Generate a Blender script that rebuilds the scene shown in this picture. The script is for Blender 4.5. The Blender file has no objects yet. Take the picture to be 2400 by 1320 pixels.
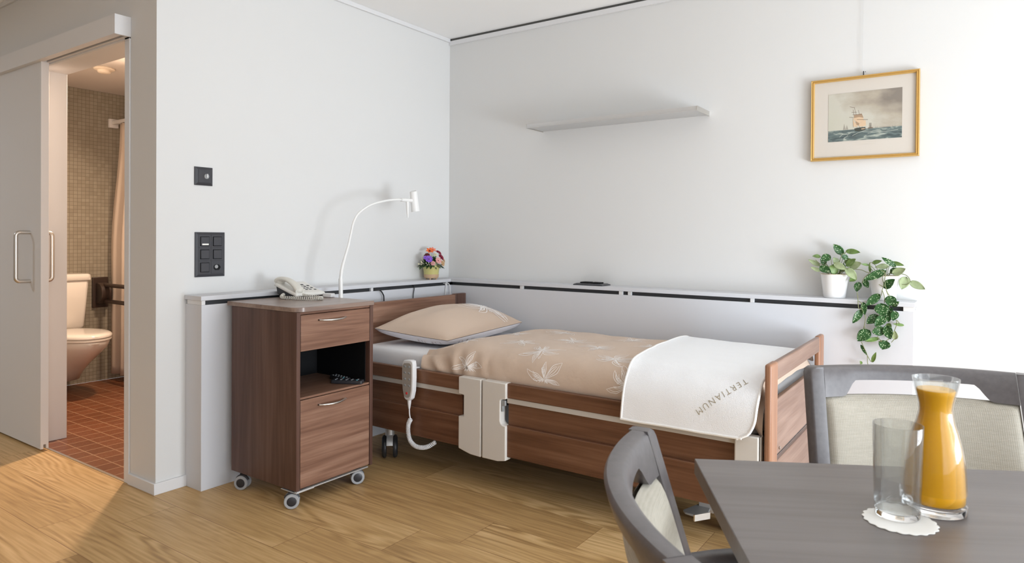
import bpy, math, random
from mathutils import Vector, Matrix, noise
random.seed(7)
SC = bpy.context.scene
COL = SC.collection
PI = math.pi

# ------------------------------------------------------------------ materials
def newmat(name):
    m = bpy.data.materials.new(name); m.use_nodes = True
    nt = m.node_tree; b = nt.nodes['Principled BSDF']
    return m, nt, b
def L(nt, a, ao, b, bi): nt.links.new(a.outputs[ao], b.inputs[bi])
def ramp(nt, stops):
    r = nt.nodes.new('ShaderNodeValToRGB'); e = r.color_ramp.elements
    while len(e) < len(stops): e.new(.5)
    for i, (p, c) in enumerate(stops):
        e[i].position = p; e[i].color = (*c, 1)
    return r
def mth(nt, op, a=None, b=None):
    n = nt.nodes.new('ShaderNodeMath'); n.operation = op
    for i, v in enumerate((a, b)):
        if v is None: continue
        if isinstance(v, (int, float)): n.inputs[i].default_value = v
        else: nt.links.new(v, n.inputs[i])
    return n.outputs[0]
def coords(nt, scale=(1, 1, 1), loc=(0, 0, 0)):
    tc = nt.nodes.new('ShaderNodeTexCoord'); mp = nt.nodes.new('ShaderNodeMapping')
    mp.inputs['Scale'].default_value = scale; mp.inputs['Location'].default_value = loc
    L(nt, tc, 'Object', mp, 'Vector'); return mp
def add_bump(nt, b, height, strength, dist=.001):
    n = nt.nodes.new('ShaderNodeBump'); n.inputs['Strength'].default_value = strength
    n.inputs['Distance'].default_value = dist
    nt.links.new(height, n.inputs['Height']); L(nt, n, 'Normal', b, 'Normal')
def mat(name, col, rough=.5, metal=0., spec=.5, bump=None, var=0., sheen=0., coat=0.):
    m, nt, b = newmat(name)
    b.inputs['Base Color'].default_value = (*col, 1); b.inputs['Roughness'].default_value = rough
    b.inputs['Metallic'].default_value = metal; b.inputs['Specular IOR Level'].default_value = spec
    b.inputs['Sheen Weight'].default_value = sheen; b.inputs['Coat Weight'].default_value = coat
    if var or bump:
        s, st, ds = bump if bump else (60, 0, .001)
        n = nt.nodes.new('ShaderNodeTexNoise'); n.inputs['Scale'].default_value = s
        n.inputs['Detail'].default_value = 4
        mp = coords(nt); L(nt, mp, 'Vector', n, 'Vector')
        if var:
            r = ramp(nt, [(.3, tuple(c * (1 - var) for c in col)), (.7, tuple(min(1, c * (1 + var)) for c in col))])
            L(nt, n, 'Fac', r, 'Fac'); L(nt, r, 'Color', b, 'Base Color')
        if bump: add_bump(nt, b, n.outputs['Fac'], st, ds)
    return m
def wood(name, c1, c2, c3, axis, rough=.38, scale=1., spec=.4):
    """veneer: fine streaks along one axis over broader bands"""
    m, nt, b = newmat(name)
    sc1 = [14 * scale] * 3; sc2 = [90 * scale] * 3
    i = 'xyz'.index(axis); sc1[i] = 1.1 * scale; sc2[i] = 3. * scale
    n1 = nt.nodes.new('ShaderNodeTexNoise'); n1.inputs['Scale'].default_value = 1; n1.inputs['Detail'].default_value = 5
    n1.inputs['Distortion'].default_value = .8
    n2 = nt.nodes.new('ShaderNodeTexNoise'); n2.inputs['Scale'].default_value = 1; n2.inputs['Detail'].default_value = 3
    L(nt, coords(nt, sc1), 'Vector', n1, 'Vector'); L(nt, coords(nt, sc2), 'Vector', n2, 'Vector')
    f = mth(nt, 'ADD', mth(nt, 'MULTIPLY', n1.outputs['Fac'], .65), mth(nt, 'MULTIPLY', n2.outputs['Fac'], .35))
    r = ramp(nt, [(.36, c1), (.5, c2), (.66, c3)]); nt.links.new(f, r.inputs['Fac'])
    L(nt, r, 'Color', b, 'Base Color')
    b.inputs['Roughness'].default_value = rough; b.inputs['Specular IOR Level'].default_value = spec
    add_bump(nt, b, n2.outputs['Fac'], .08)
    return m
def weave(name, col, col2, sx=520, rough=.9, st=.5):
    m, nt, b = newmat(name)
    w1 = nt.nodes.new('ShaderNodeTexWave'); w1.bands_direction = 'X'; w1.inputs['Scale'].default_value = sx / 6.28
    w2 = nt.nodes.new('ShaderNodeTexWave'); w2.bands_direction = 'Z'; w2.inputs['Scale'].default_value = sx / 6.28 * 1.2
    for w in (w1, w2):
        w.inputs['Distortion'].default_value = 1.2; w.inputs['Detail Scale'].default_value = 2
        L(nt, coords(nt), 'Vector', w, 'Vector')
    n = nt.nodes.new('ShaderNodeTexNoise'); n.inputs['Scale'].default_value = 1; n.inputs['Detail'].default_value = 4
    L(nt, coords(nt, (40, 40, 300)), 'Vector', n, 'Vector')
    h = mth(nt, 'MULTIPLY', w1.outputs['Fac'], w2.outputs['Fac'])
    f = mth(nt, 'ADD', mth(nt, 'MULTIPLY', h, .35), mth(nt, 'MULTIPLY', n.outputs['Fac'], .65))
    r = ramp(nt, [(.2, col2), (.6, col)]); nt.links.new(f, r.inputs['Fac']); L(nt, r, 'Color', b, 'Base Color')
    b.inputs['Roughness'].default_value = rough; b.inputs['Specular IOR Level'].default_value = .2
    add_bump(nt, b, h, st, .0006)
    return m
def floor_mat():
    m, nt, b = newmat('oak_planks')
    tc = nt.nodes.new('ShaderNodeTexCoord'); sp = nt.nodes.new('ShaderNodeSeparateXYZ'); L(nt, tc, 'Object', sp, 'Vector')
    X, Y = sp.outputs['X'], sp.outputs['Y']
    ry = mth(nt, 'DIVIDE', mth(nt, 'ADD', Y, 10.211), .216)
    row = mth(nt, 'FLOOR', ry); fy = mth(nt, 'FRACT', ry)
    wn = nt.nodes.new('ShaderNodeTexWhiteNoise'); wn.noise_dimensions = '1D'
    nt.links.new(mth(nt, 'ADD', row, 4.37), wn.inputs['W'])
    rx = mth(nt, 'DIVIDE', mth(nt, 'ADD', mth(nt, 'ADD', X, 20), mth(nt, 'MULTIPLY', wn.outputs['Value'], 1.5)), 1.32)
    colm = mth(nt, 'FLOOR', rx); fx = mth(nt, 'FRACT', rx)
    cb = nt.nodes.new('ShaderNodeCombineXYZ'); nt.links.new(row, cb.inputs[0]); nt.links.new(colm, cb.inputs[1])
    w2 = nt.nodes.new('ShaderNodeTexWhiteNoise'); w2.noise_dimensions = '3D'; L(nt, cb, 'Vector', w2, 'Vector')
    rnd = w2.outputs['Value']
    # grain coordinates: stretched along x, shifted per plank
    def gc(sx, sy):
        c = nt.nodes.new('ShaderNodeCombineXYZ')
        nt.links.new(mth(nt, 'ADD', mth(nt, 'MULTIPLY', X, sx), mth(nt, 'MULTIPLY', rnd, 37.)), c.inputs[0])
        nt.links.new(mth(nt, 'MULTIPLY', Y, sy), c.inputs[1])
        nt.links.new(mth(nt, 'MULTIPLY', rnd, 91.), c.inputs[2]); return c
    # cathedral figure: contour lines of a smooth stretched noise
    n0 = nt.nodes.new('ShaderNodeTexNoise'); n0.inputs['Scale'].default_value = 1; n0.inputs['Detail'].default_value = 2.5
    n0.inputs['Roughness'].default_value = .42; n0.inputs['Distortion'].default_value = .25
    L(nt, gc(.62, 5.2), 'Vector', n0, 'Vector')
    rings = mth(nt, 'SINE', mth(nt, 'MULTIPLY', n0.outputs['Fac'], 120.))
    n1 = nt.nodes.new('ShaderNodeTexNoise'); n1.inputs['Scale'].default_value = 1; n1.inputs['Detail'].default_value = 5
    L(nt, gc(4., 95.), 'Vector', n1, 'Vector')
    n2 = nt.nodes.new('ShaderNodeTexNoise'); n2.inputs['Scale'].default_value = 1; n2.inputs['Detail'].default_value = 2
    L(nt, gc(.8, 2.5), 'Vector', n2, 'Vector')
    n3 = nt.nodes.new('ShaderNodeTexNoise'); n3.inputs['Scale'].default_value = 1; n3.inputs['Detail'].default_value = 1
    L(nt, gc(1.1, 4.), 'Vector', n3, 'Vector')
    mk = mth(nt, 'MULTIPLY', mth(nt, 'MAXIMUM', mth(nt, 'SUBTRACT', n3.outputs['Fac'], .44), 0.), .62)
    f = mth(nt, 'ADD', mth(nt, 'MULTIPLY', rings, mth(nt, 'ADD', mk, .018)), mth(nt, 'MULTIPLY', n1.outputs['Fac'], .60))
    f = mth(nt, 'ADD', f, mth(nt, 'MULTIPLY', n2.outputs['Fac'], .3))
    f = mth(nt, 'ADD', f, mth(nt, 'MULTIPLY', rnd, .22))
    r = ramp(nt, [(.33, (.34, .20, .08)), (.57, (.52, .33, .142)), (.85, (.68, .465, .235))])
    nt.links.new(f, r.inputs['Fac'])
    # seams
    s1 = mth(nt, 'LESS_THAN', fy, .011); s2 = mth(nt, 'LESS_THAN', fx, .0017)
    s = mth(nt, 'MAXIMUM', s1, s2)
    mx = nt.nodes.new('ShaderNodeMix'); mx.data_type = 'RGBA'; mx.blend_type = 'MULTIPLY'
    nt.links.new(mth(nt, 'MULTIPLY', s, .8), mx.inputs[0]); nt.links.new(r.outputs['Color'], mx.inputs[6])
    mx.inputs[7].default_value = (.35, .25, .18, 1)
    nt.links.new(mx.outputs[2], b.inputs['Base Color'])
    b.inputs['Roughness'].default_value = .42; b.inputs['Specular IOR Level'].default_value = .35
    add_bump(nt, b, f, .12)
    return m
def tile_mat(name, ax, ay, tx, ty, g, c1, c2, grout, rough):
    m, nt, b = newmat(name)
    tc = nt.nodes.new('ShaderNodeTexCoord'); sp = nt.nodes.new('ShaderNodeSeparateXYZ'); L(nt, tc, 'Object', sp, 'Vector')
    u = mth(nt, 'DIVIDE', mth(nt, 'ADD', sp.outputs[ax], 20.), tx); v = mth(nt, 'DIVIDE', mth(nt, 'ADD', sp.outputs[ay], 20.), ty)
    s = mth(nt, 'MAXIMUM', mth(nt, 'LESS_THAN', mth(nt, 'FRACT', u), g / tx), mth(nt, 'LESS_THAN', mth(nt, 'FRACT', v), g / ty))
    cb = nt.nodes.new('ShaderNodeCombineXYZ'); nt.links.new(mth(nt, 'FLOOR', u), cb.inputs[0]); nt.links.new(mth(nt, 'FLOOR', v), cb.inputs[1])
    w = nt.nodes.new('ShaderNodeTexWhiteNoise'); L(nt, cb, 'Vector', w, 'Vector')
    r = ramp(nt, [(0, c1), (1, c2)]); L(nt, w, 'Value', r, 'Fac')
    mx = nt.nodes.new('ShaderNodeMix'); mx.data_type = 'RGBA'; nt.links.new(s, mx.inputs[0])
    L(nt, r, 'Color', mx, 6); mx.inputs[7].default_value = (*grout, 1)
    nt.links.new(mx.outputs[2], b.inputs['Base Color']); b.inputs['Roughness'].default_value = rough
    inv = mth(nt, 'SUBTRACT', 1., s); add_bump(nt, b, inv, .4, .001)
    return m
def leaf_mat():
    m, nt, b = newmat('spotted_leaf')
    v = nt.nodes.new('ShaderNodeTexVoronoi'); v.inputs['Scale'].default_value = 150; v.inputs['Randomness'].default_value = 1
    L(nt, coords(nt), 'Vector', v, 'Vector')
    n = nt.nodes.new('ShaderNodeTexNoise'); n.inputs['Scale'].default_value = 60; L(nt, coords(nt), 'Vector', n, 'Vector')
    d = mth(nt, 'ADD', v.outputs['Distance'], mth(nt, 'MULTIPLY', n.outputs['Fac'], .55))
    r = ramp(nt, [(.52, (.42, .53, .32)), (.59, (.022, .085, .018))]); nt.links.new(d, r.inputs['Fac'])
    L(nt, r, 'Color', b, 'Base Color'); b.inputs['Roughness'].default_value = .4
    b.inputs['Specular IOR Level'].default_value = .35
    return m
def glass_mat(name, tint=(1, 1, 1), rough=0.):
    m, nt, b = newmat(name)
    b.inputs['Base Color'].default_value = (*tint, 1); b.inputs['Transmission Weight'].default_value = 1
    b.inputs['Roughness'].default_value = rough; b.inputs['IOR'].default_value = 1.33
    return m
def pane_mat():
    m, nt, b = newmat('window_glass')
    t = nt.nodes.new('ShaderNodeBsdfTransparent'); g = nt.nodes.new('ShaderNodeBsdfGlossy'); g.inputs['Roughness'].default_value = .02
    mx = nt.nodes.new('ShaderNodeMixShader'); mx.inputs[0].default_value = .05
    nt.links.new(t.outputs[0], mx.inputs[1]); nt.links.new(g.outputs[0], mx.inputs[2])
    nt.links.new(mx.outputs[0], nt.nodes['Material Output'].inputs['Surface'])
    return m
def print_mat():
    """sky and sea of the framed print, laid out in the sheet's own plane (x 0..w, z 0..h)"""
    m, nt, b = newmat('sea_print')
    tc = nt.nodes.new('ShaderNodeTexCoord'); sp = nt.nodes.new('ShaderNodeSeparateXYZ'); L(nt, tc, 'Object', sp, 'Vector')
    n = nt.nodes.new('ShaderNodeTexNoise'); n.inputs['Scale'].default_value = 1; n.inputs['Detail'].default_value = 4
    L(nt, coords(nt, (9, 9, 15)), 'Vector', n, 'Vector')
    f = mth(nt, 'ADD', mth(nt, 'ADD', mth(nt, 'MULTIPLY', sp.outputs['X'], 1.5), mth(nt, 'MULTIPLY', sp.outputs['Z'], 1.3)), mth(nt, 'MULTIPLY', n.outputs['Fac'], .6))
    sky = ramp(nt, [(.25, (.50, .49, .40)), (.62, (.52, .50, .43)), (.8, (.40, .35, .28)), (1., (.22, .19, .16))])
    nt.links.new(f, sky.inputs['Fac'])
    n2 = nt.nodes.new('ShaderNodeTexNoise'); n2.inputs['Scale'].default_value = 1; n2.inputs['Detail'].default_value = 6
    n2.inputs['Distortion'].default_value = 1.
    L(nt, coords(nt, (22, 22, 75)), 'Vector', n2, 'Vector')
    sea = ramp(nt, [(.35, (.055, .075, .078)), (.55, (.13, .17, .165)), (.72, (.42, .45, .39))]); L(nt, n2, 'Fac', sea, 'Fac')
    hz = mth(nt, 'LESS_THAN', sp.outputs['Z'], .052)
    mx = nt.nodes.new('ShaderNodeMix'); mx.data_type = 'RGBA'; nt.links.new(hz, mx.inputs[0])
    L(nt, sky, 'Color', mx, 6); L(nt, sea, 'Color', mx, 7)
    nt.links.new(mx.outputs[2], b.inputs['Base Color']); b.inputs['Roughness'].default_value = .6
    return m

M = {}
M['wall'] = mat('white_wall_paint', (.69, .69, .685), .75, spec=.2, bump=(350, .06, .0006))
M['farwall'] = mat('grey_brown_wall', (.62, .58, .54), .8)
M['ceil'] = mat('white_ceiling_paint', (.90, .90, .895), .85, spec=.1)
M['white'] = mat('white_lacquer', (.72, .72, .73), .45, spec=.35)
M['ledge'] = mat('ledge_white_laminate', (.63, .64, .675), .5, spec=.3)
M['bathwall'] = mat('bath_white_paint', (.62, .57, .53), .7, spec=.2)
M['floor'] = floor_mat()
M['terra'] = tile_mat('terracotta_tiles', 'X', 'Y', .1, .1065, .006, (.15, .048, .017), (.19, .064, .025), (.36, .205, .12), .35)
M['mosaic'] = tile_mat('beige_mosaic', 'Y', 'Z', .028, .028, .0026, (.29, .26, .205), (.34, .31, .25), (.17, .15, .115), .3)
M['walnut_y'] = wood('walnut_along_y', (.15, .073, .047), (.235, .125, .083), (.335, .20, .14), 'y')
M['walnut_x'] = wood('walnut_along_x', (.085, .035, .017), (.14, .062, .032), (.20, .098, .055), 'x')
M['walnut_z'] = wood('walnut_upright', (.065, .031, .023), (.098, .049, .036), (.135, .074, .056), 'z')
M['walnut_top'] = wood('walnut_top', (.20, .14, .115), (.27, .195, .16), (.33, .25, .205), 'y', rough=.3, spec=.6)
M['foot_y'] = wood('footboard_wood', (.185, .105, .075), (.235, .145, .108), (.30, .195, .15), 'y', scale=1.6)
M['foot_z'] = wood('footboard_post_wood', (.22, .10, .055), (.30, .145, .08), (.37, .20, .125), 'z')
M['black'] = mat('matt_black', (.006, .006, .007), .7, spec=.2)
M['recess'] = mat('anthracite_gap', (.03, .032, .036), .4, spec=.4)
M['gapgrey'] = mat('shadow_gap_grey', (.10, .10, .095), .8, spec=.1)
M['plate'] = mat('anthracite_plastic', (.040, .040, .047), .38, spec=.45)
M['beige'] = mat('beige_plastic', (.66, .63, .59), .45, spec=.4)
M['strip'] = mat('beige_metal_strip', (.52, .49, .45), .35, spec=.5)
M['steel'] = mat('brushed_steel', (.66, .64, .61), .3, metal=1)
M['alu'] = mat('satin_aluminium', (.62, .62, .62), .42, metal=.55)
M['chrome'] = mat('chrome', (.85, .85, .86), .12, metal=1)
M['greyplastic'] = mat('grey_plastic', (.30, .31, .32), .4)
M['rubber'] = mat('grey_tyre', (.36, .37, .39), .5)
M['darkrubber'] = mat('black_rubber', (.02, .021, .024), .45)
M['sheet'] = mat('white_sheet', (.80, .80, .82), .9, spec=.1, bump=(25, .15, .004))
M['duvet'] = mat('tan_cotton', (.60, .47, .375), .85, spec=.12, bump=(16, .45, .007), sheen=.15)
M['pillow'] = mat('tan_pillow_cotton', (.60, .47, .375), .85, spec=.12, bump=(11, .3, .008), sheen=.15)
M['lilac'] = mat('pale_lilac_cotton', (.80, .785, .83), .85, spec=.12, bump=(30, .2, .003))
M['thread'] = mat('white_print_line', (.95, .92, .90), .8, spec=.1)
M['thread_dark'] = mat('brown_print_line', (.27, .19, .16), .8, spec=.1)
M['towel'] = mat('white_terry', (.92, .935, .96), .95, spec=.05, bump=(380, .8, .0018), sheen=.3)
M['hem'] = mat('towel_hem', (.92, .92, .91), .9, spec=.05, bump=(260, .6, .002))
M['gold_thread'] = mat('gold_embroidery', (.30, .235, .125), .6)
M['phone'] = mat('ivory_plastic', (.66, .64, .58), .32, spec=.5)
M['phonelight'] = mat('light_ivory_plastic', (.76, .75, .71), .35, spec=.5)
M['phonedark'] = mat('charcoal_plastic', (.025, .025, .03), .4)
M['lampwhite'] = mat('white_enamel', (.82, .82, .81), .35, spec=.45)
M['gold'] = mat('gilt_wood', (.60, .38, .12), .38, metal=.35)
M['matboard'] = mat('cream_mount', (.60, .555, .50), .85, spec=.1)
M['print'] = print_mat()
M['sail'] = mat('print_sail', (.62, .45, .30), .7); M['sail2'] = mat('print_sail_shade', (.36, .25, .16), .7)
M['hull'] = mat('print_hull', (.05, .055, .045), .7); M['mast'] = mat('print_mast', (.16, .11, .08), .7)
M['farship'] = mat('print_far_ship', (.33, .30, .25), .7); M['foam'] = mat('print_foam', (.55, .57, .50), .7)
M['caption'] = mat('print_caption', (.60, .55, .48), .8)
M['pot'] = mat('white_glazed_pot', (.84, .84, .84), .25, spec=.5)
M['potrim'] = mat('tan_pot_rim', (.70, .62, .50), .4)  # plain tan colour for the rim of the white pots
M['soil'] = mat('potting_soil', (.10, .055, .03), .95, bump=(180, 1, .004), var=.5)
M['leaf'] = leaf_mat()
M['leafgreen'] = mat('green_leaf', (.15, .25, .065), .45, var=.3, bump=(60, .1, .001))
M['leafpale'] = mat('pale_leaf_underside', (.33, .40, .22), .5, var=.15)
M['stem'] = mat('vine_stem', (.20, .22, .10), .6)
M['yellowpot'] = mat('yellow_green_pot', (.62, .57, .22), .3, spec=.5)
M['clay'] = mat('clay_base', (.58, .40, .25), .5)
M['orange'] = mat('orange_petal', (.85, .17, .04), .6); M['coral'] = mat('coral_petal', (.85, .25, .16), .6)
M['purple'] = mat('violet_petal', (.25, .11, .60), .6); M['pink'] = mat('pink_petal', (.75, .38, .36), .6)
M['red'] = mat('crimson_petal', (.32, .02, .06), .6); M['peach'] = mat('peach_petal', (.72, .48, .27), .6)
M['maroon'] = mat('maroon_petal', (.12, .012, .02), .6); M['cream'] = mat('cream_blossom', (.78, .75, .52), .6)
M['darkleaf'] = mat('dark_bouquet_leaf', (.035, .085, .025), .5, var=.4)
M['chairwood'] = mat('dark_grey_stained_beech', (.105, .094, .097), .34, spec=.7, var=.12, bump=(90, .05, .001))
M['chaircloth'] = weave('cream_weave', (.48, .445, .38), (.39, .36, .30))
M['table'] = wood('dark_wenge_laminate', (.122, .104, .099), (.148, .128, .123), (.175, .154, .149), 'x', rough=.36, spec=.75)
M['glassbase'] = glass_mat('clear_glass_base')
def thin_glass():
    m, nt, b = newmat('clear_glass')
    t = nt.nodes.new('ShaderNodeBsdfTransparent'); t.inputs[0].default_value = (.965, .975, .972, 1)
    g = nt.nodes.new('ShaderNodeBsdfGlossy'); g.inputs['Roughness'].default_value = .015
    f = nt.nodes.new('ShaderNodeLayerWeight'); f.inputs['Blend'].default_value = .5
    k = mth(nt, 'ADD', mth(nt, 'MULTIPLY', mth(nt, 'POWER', f.outputs['Facing'], 3.2), .80), .018)
    mx = nt.nodes.new('ShaderNodeMixShader'); nt.links.new(k, mx.inputs[0])
    nt.links.new(t.outputs[0], mx.inputs[1]); nt.links.new(g.outputs[0], mx.inputs[2])
    b.inputs['Transmission Weight'].default_value = 1; b.inputs['Roughness'].default_value = 0; b.inputs['IOR'].default_value = 1.4
    m2 = nt.nodes.new('ShaderNodeMixShader'); m2.inputs[0].default_value = .22
    nt.links.new(mx.outputs[0], m2.inputs[1]); nt.links.new(b.outputs[0], m2.inputs[2])
    nt.links.new(m2.outputs[0], nt.nodes['Material Output'].inputs['Surface'])
    return m
M['glass'] = thin_glass()
M['juice'] = mat('orange_juice', (.95, .46, .006), .35, spec=.3)
M['juicetop'] = mat('orange_juice_froth', (.90, .58, .22), .5)
M['paper'] = mat('white_lace_paper', (.85, .84, .81), .8, spec=.1)
M['porcelain'] = mat('porcelain', (.80, .76, .71), .12, spec=.6)
M['brownmetal'] = mat('dark_brown_coated', (.045, .028, .022), .4)
M['curtain'] = mat('shower_curtain', (.62, .52, .44), .8, spec=.15)
M['grey_btn'] = mat('keypad_grey', (.34, .31, .28), .5)
M['cable'] = mat('black_cable', (.012, .012, .013), .5)
M['whitecable'] = mat('white_cable', (.78, .78, .78), .5)
M['pane'] = pane_mat()
M['redmark'] = mat('red_mark', (.6, .03, .03), .5)
M['labelwhite'] = mat('white_label', (.85, .84, .80), .5)
M['bluecap'] = mat('blue_plastic', (.12, .42, .50), .4)
M['lampcream'] = mat('lamp_shade_white', (.82, .72, .60), .5)  # flat cream for the ceiling light's housing and diffuser

# ------------------------------------------------------------------ mesh builder
ROOT = {}
class MB:
    def __init__(s): s.v = []; s.f = []; s.m = []; s.mi = 0
    def add(s, vs, fs, mi=None):
        o = len(s.v); s.v += [Vector(p) for p in vs]
        s.f += [tuple(i + o for i in f) for f in fs]; s.m += [s.mi if mi is None else mi] * len(fs)
        return s
    def box(s, x0, x1, y0, y1, z0, z1, mi=None):
        v = [(x, y, z) for z in (z0, z1) for y in (y0, y1) for x in (x0, x1)]
        return s.add(v, [(0, 2, 3, 1), (4, 5, 7, 6), (0, 1, 5, 4), (2, 6, 7, 3), (0, 4, 6, 2), (1, 3, 7, 5)], mi)
    def prism(s, poly, axis, a, b, mi=None):
        """polygon in the two other axes (cyclic order) pushed along axis from a to b"""
        def P(p, t):
            return {'x': (t, p[0], p[1]), 'y': (p[0], t, p[1]), 'z': (p[0], p[1], t)}[axis]
        n = len(poly); v = [P(p, a) for p in poly] + [P(p, b) for p in poly]
        f = [tuple(range(n)), tuple(range(2 * n - 1, n - 1, -1))] + [(i, i + n, (i + 1) % n + n, (i + 1) % n) for i in range(n)]
        return s.add(v, f, mi)
    def ring(s, rings, cap0=True, cap1=True, closed=True, mi=None):
        n = len(rings[0]); v = [p for r in rings for p in r]; f = []
        for k in range(len(rings) - 1):
            for i in range(n if closed else n - 1):
                j = (i + 1) % n
                f.append((k * n + i, k * n + j, (k + 1) * n + j, (k + 1) * n + i))
        if cap0: f.append(tuple(range(n - 1, -1, -1)))
        if cap1: f.append(tuple((len(rings) - 1) * n + i for i in range(n)))
        return s.add(v, f, mi)
    def cyl(s, p0, p1, r0, r1=None, n=24, mi=None):
        return s.tube([p0, p1], [r0, r0 if r1 is None else r1], n, mi)
    def tube(s, path, r, n=10, mi=None, flat=1.):
        P = [Vector(p) for p in path]; rs = r if isinstance(r, (list, tuple)) else [r] * len(P)
        t0 = (P[1] - P[0]).normalized(); up = Vector((0, 0, 1)) if abs(t0.z) < .9 else Vector((1, 0, 0))
        u = t0.cross(up).normalized(); rings = []
        for i, p in enumerate(P):
            t = (P[min(i + 1, len(P) - 1)] - P[max(i - 1, 0)]).normalized()
            u = (u - t * u.dot(t)).normalized(); w = t.cross(u)
            rings.append([p + (u * math.cos(a) + w * math.sin(a) * flat) * rs[i] for a in [2 * PI * k / n for k in range(n)]])
        return s.ring(rings, mi=mi)
    def lathe(s, prof, c=(0, 0, 0), n=40, cap0=True, cap1=True, mi=None):
        c = Vector(c)
        return s.ring([[c + Vector((r * math.cos(2 * PI * k / n), r * math.sin(2 * PI * k / n), z)) for k in range(n)] for z, r in prof], cap0, cap1, mi=mi)
    def grid(s, fn, nu, nv, mi=None):
        v = [fn(i / nu, j / nv) for i in range(nu + 1) for j in range(nv + 1)]
        f = [(i * (nv + 1) + j, (i + 1) * (nv + 1) + j, (i + 1) * (nv + 1) + j + 1, i * (nv + 1) + j + 1) for i in range(nu) for j in range(nv)]
        return s.add(v, f, mi)
    def ball(s, c, rx, ry=None, rz=None, n=14, mi=None):
        ry = rx if ry is None else ry; rz = rx if rz is None else rz; c = Vector(c)
        rings = []
        for k in range(1, n):
            a = PI * k / n
            rings.append([c + Vector((rx * math.sin(a) * math.cos(b), ry * math.sin(a) * math.sin(b), -rz * math.cos(a))) for b in [2 * PI * i / (n + 4) for i in range(n + 4)]])
        return s.ring(rings, mi=mi)
    def build(s, name, mats, parent=None, local=False, bevel=0., seg=2, smooth=35, sub=0, solid=0., loc=None):
        me = bpy.data.meshes.new(name); o = bpy.data.objects.new(name, me)
        base = Matrix()
        if parent is not None: base = ROOT[parent.name]
        elif loc is not None: base = Matrix.Translation(loc); o.location = loc
        inv = base.inverted()
        vs = s.v if local else [inv @ p for p in s.v]
        me.from_pydata([tuple(p) for p in vs], [], s.f)
        for mm in (mats if isinstance(mats, (list, tuple)) else [mats]): me.materials.append(M[mm] if isinstance(mm, str) else mm)
        for p, i in zip(me.polygons, s.m): p.material_index = i
        me.validate()
        import bmesh
        bm = bmesh.new(); bm.from_mesh(me); bmesh.ops.recalc_face_normals(bm, faces=bm.faces); bm.to_mesh(me); bm.free()
        if smooth:
            me.polygons.foreach_set('use_smooth', [True] * len(me.polygons)); me.set_sharp_from_angle(angle=math.radians(smooth))
        COL.objects.link(o)
        if solid:
            d = o.modifiers.new('thickness', 'SOLIDIFY'); d.thickness = solid; d.offset = 0
        if bevel:
            d = o.modifiers.new('edge', 'BEVEL'); d.width = bevel; d.segments = seg; d.limit_method = 'ANGLE'; d.angle_limit = math.radians(40)
            if smooth: me.polygons.foreach_set('use_smooth', [True] * len(me.polygons))
        if sub:
            d = o.modifiers.new('subdivision', 'SUBSURF'); d.levels = sub; d.render_levels = sub
        if parent is not None: o.parent = parent
        ROOT[o.name] = base
        return o
def tag(o, label, cat=None, group=None, kind=None):
    o['label'] = label
    if cat: o['category'] = cat
    if group: o['group'] = group
    if kind: o['kind'] = kind
    return o
def thing(name, loc, label, cat, rotz=0., group=None):
    o = bpy.data.objects.new(name, None); COL.objects.link(o); o.location = loc; o.rotation_euler = (0, 0, rotz)
    o.empty_display_size = .1
    ROOT[o.name] = Matrix.Translation(loc) @ Matrix.Rotation(rotz, 4, 'Z')
    return tag(o, label, cat, group)
def box(*a): return MB().box(*a)
def struct(mb, name, mats, label, cat, **k):
    return tag(mb.build(name, mats, **k), label, cat, kind='structure')
def smooth_path(pts, n=8):
    P = [Vector(p) for p in pts]; out = []
    for i in range(len(P) - 1):
        a, b, c, d = P[max(i - 1, 0)], P[i], P[i + 1], P[min(i + 2, len(P) - 1)]
        for k in range(n):
            t = k / n
            out.append(.5 * ((2 * b) + (c - a) * t + (2 * a - 5 * b + 4 * c - d) * t * t + (3 * b - a - 3 * c + d) * t ** 3))
    return out + [P[-1]]
def lerp(a, b, t): return a + (b - a) * t
def sst(a, b, x):
    t = max(0, min(1, (x - a) / (b - a))); return t * t * (3 - 2 * t)
def rrect(x0, x1, y0, y1, r, n=5):
    out = []
    for cx, cy, a0 in ((x1 - r, y1 - r, 0), (x0 + r, y1 - r, PI / 2), (x0 + r, y0 + r, PI), (x1 - r, y0 + r, 1.5 * PI)):
        out += [(cx + r * math.cos(a0 + PI / 2 * k / n), cy + r * math.sin(a0 + PI / 2 * k / n)) for k in range(n + 1)]
    return out

# ------------------------------------------------------------------ the room
H = 2.484
WY = -1.985                                         # face of the bathroom wall towards the room
struct(MB().prism([(0, 0), (0, WY), (-4.2, WY), (-4.2, -6), (4.6, -6), (4.6, 0)], 'z', -.08, 0), 'floor', 'floor', 'oak plank floor of the room', 'floor', smooth=0)
struct(box(-2.7, -.12, WY, 0, -.08, -.0005), 'floor_bathroom', 'terra', 'terracotta tiled floor of the bathroom', 'floor', smooth=0)
struct(box(-.12, 0, WY, 0, 0, H), 'wall_left', 'wall', 'white wall with the switch plates beside the bed head', 'wall', smooth=0)
struct(box(-.12, 4.75, 0, .15, 0, H), 'wall_back', 'wall', 'white wall with the picture and the shelf', 'wall', smooth=0)
w = MB(); w.box(-4.2, -1.24, WY, -1.84, 0, H); w.box(-.268, -.12, WY, -1.84, 0, H); w.box(-1.24, -.268, WY, -1.84, 2.042, H)
struct(w, 'wall_door', 'wall', 'white wall around the bathroom doorway', 'wall', smooth=0)
struct(box(-4.35, -4.2, -6, WY, 0, H), 'wall_far', 'farwall', 'white wall at the far left of the room, out of view', 'wall', smooth=0)
struct(box(-4.35, 4.75, -6.15, -6, 0, H), 'wall_front', 'farwall', 'white wall behind the camera', 'wall', smooth=0)
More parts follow.
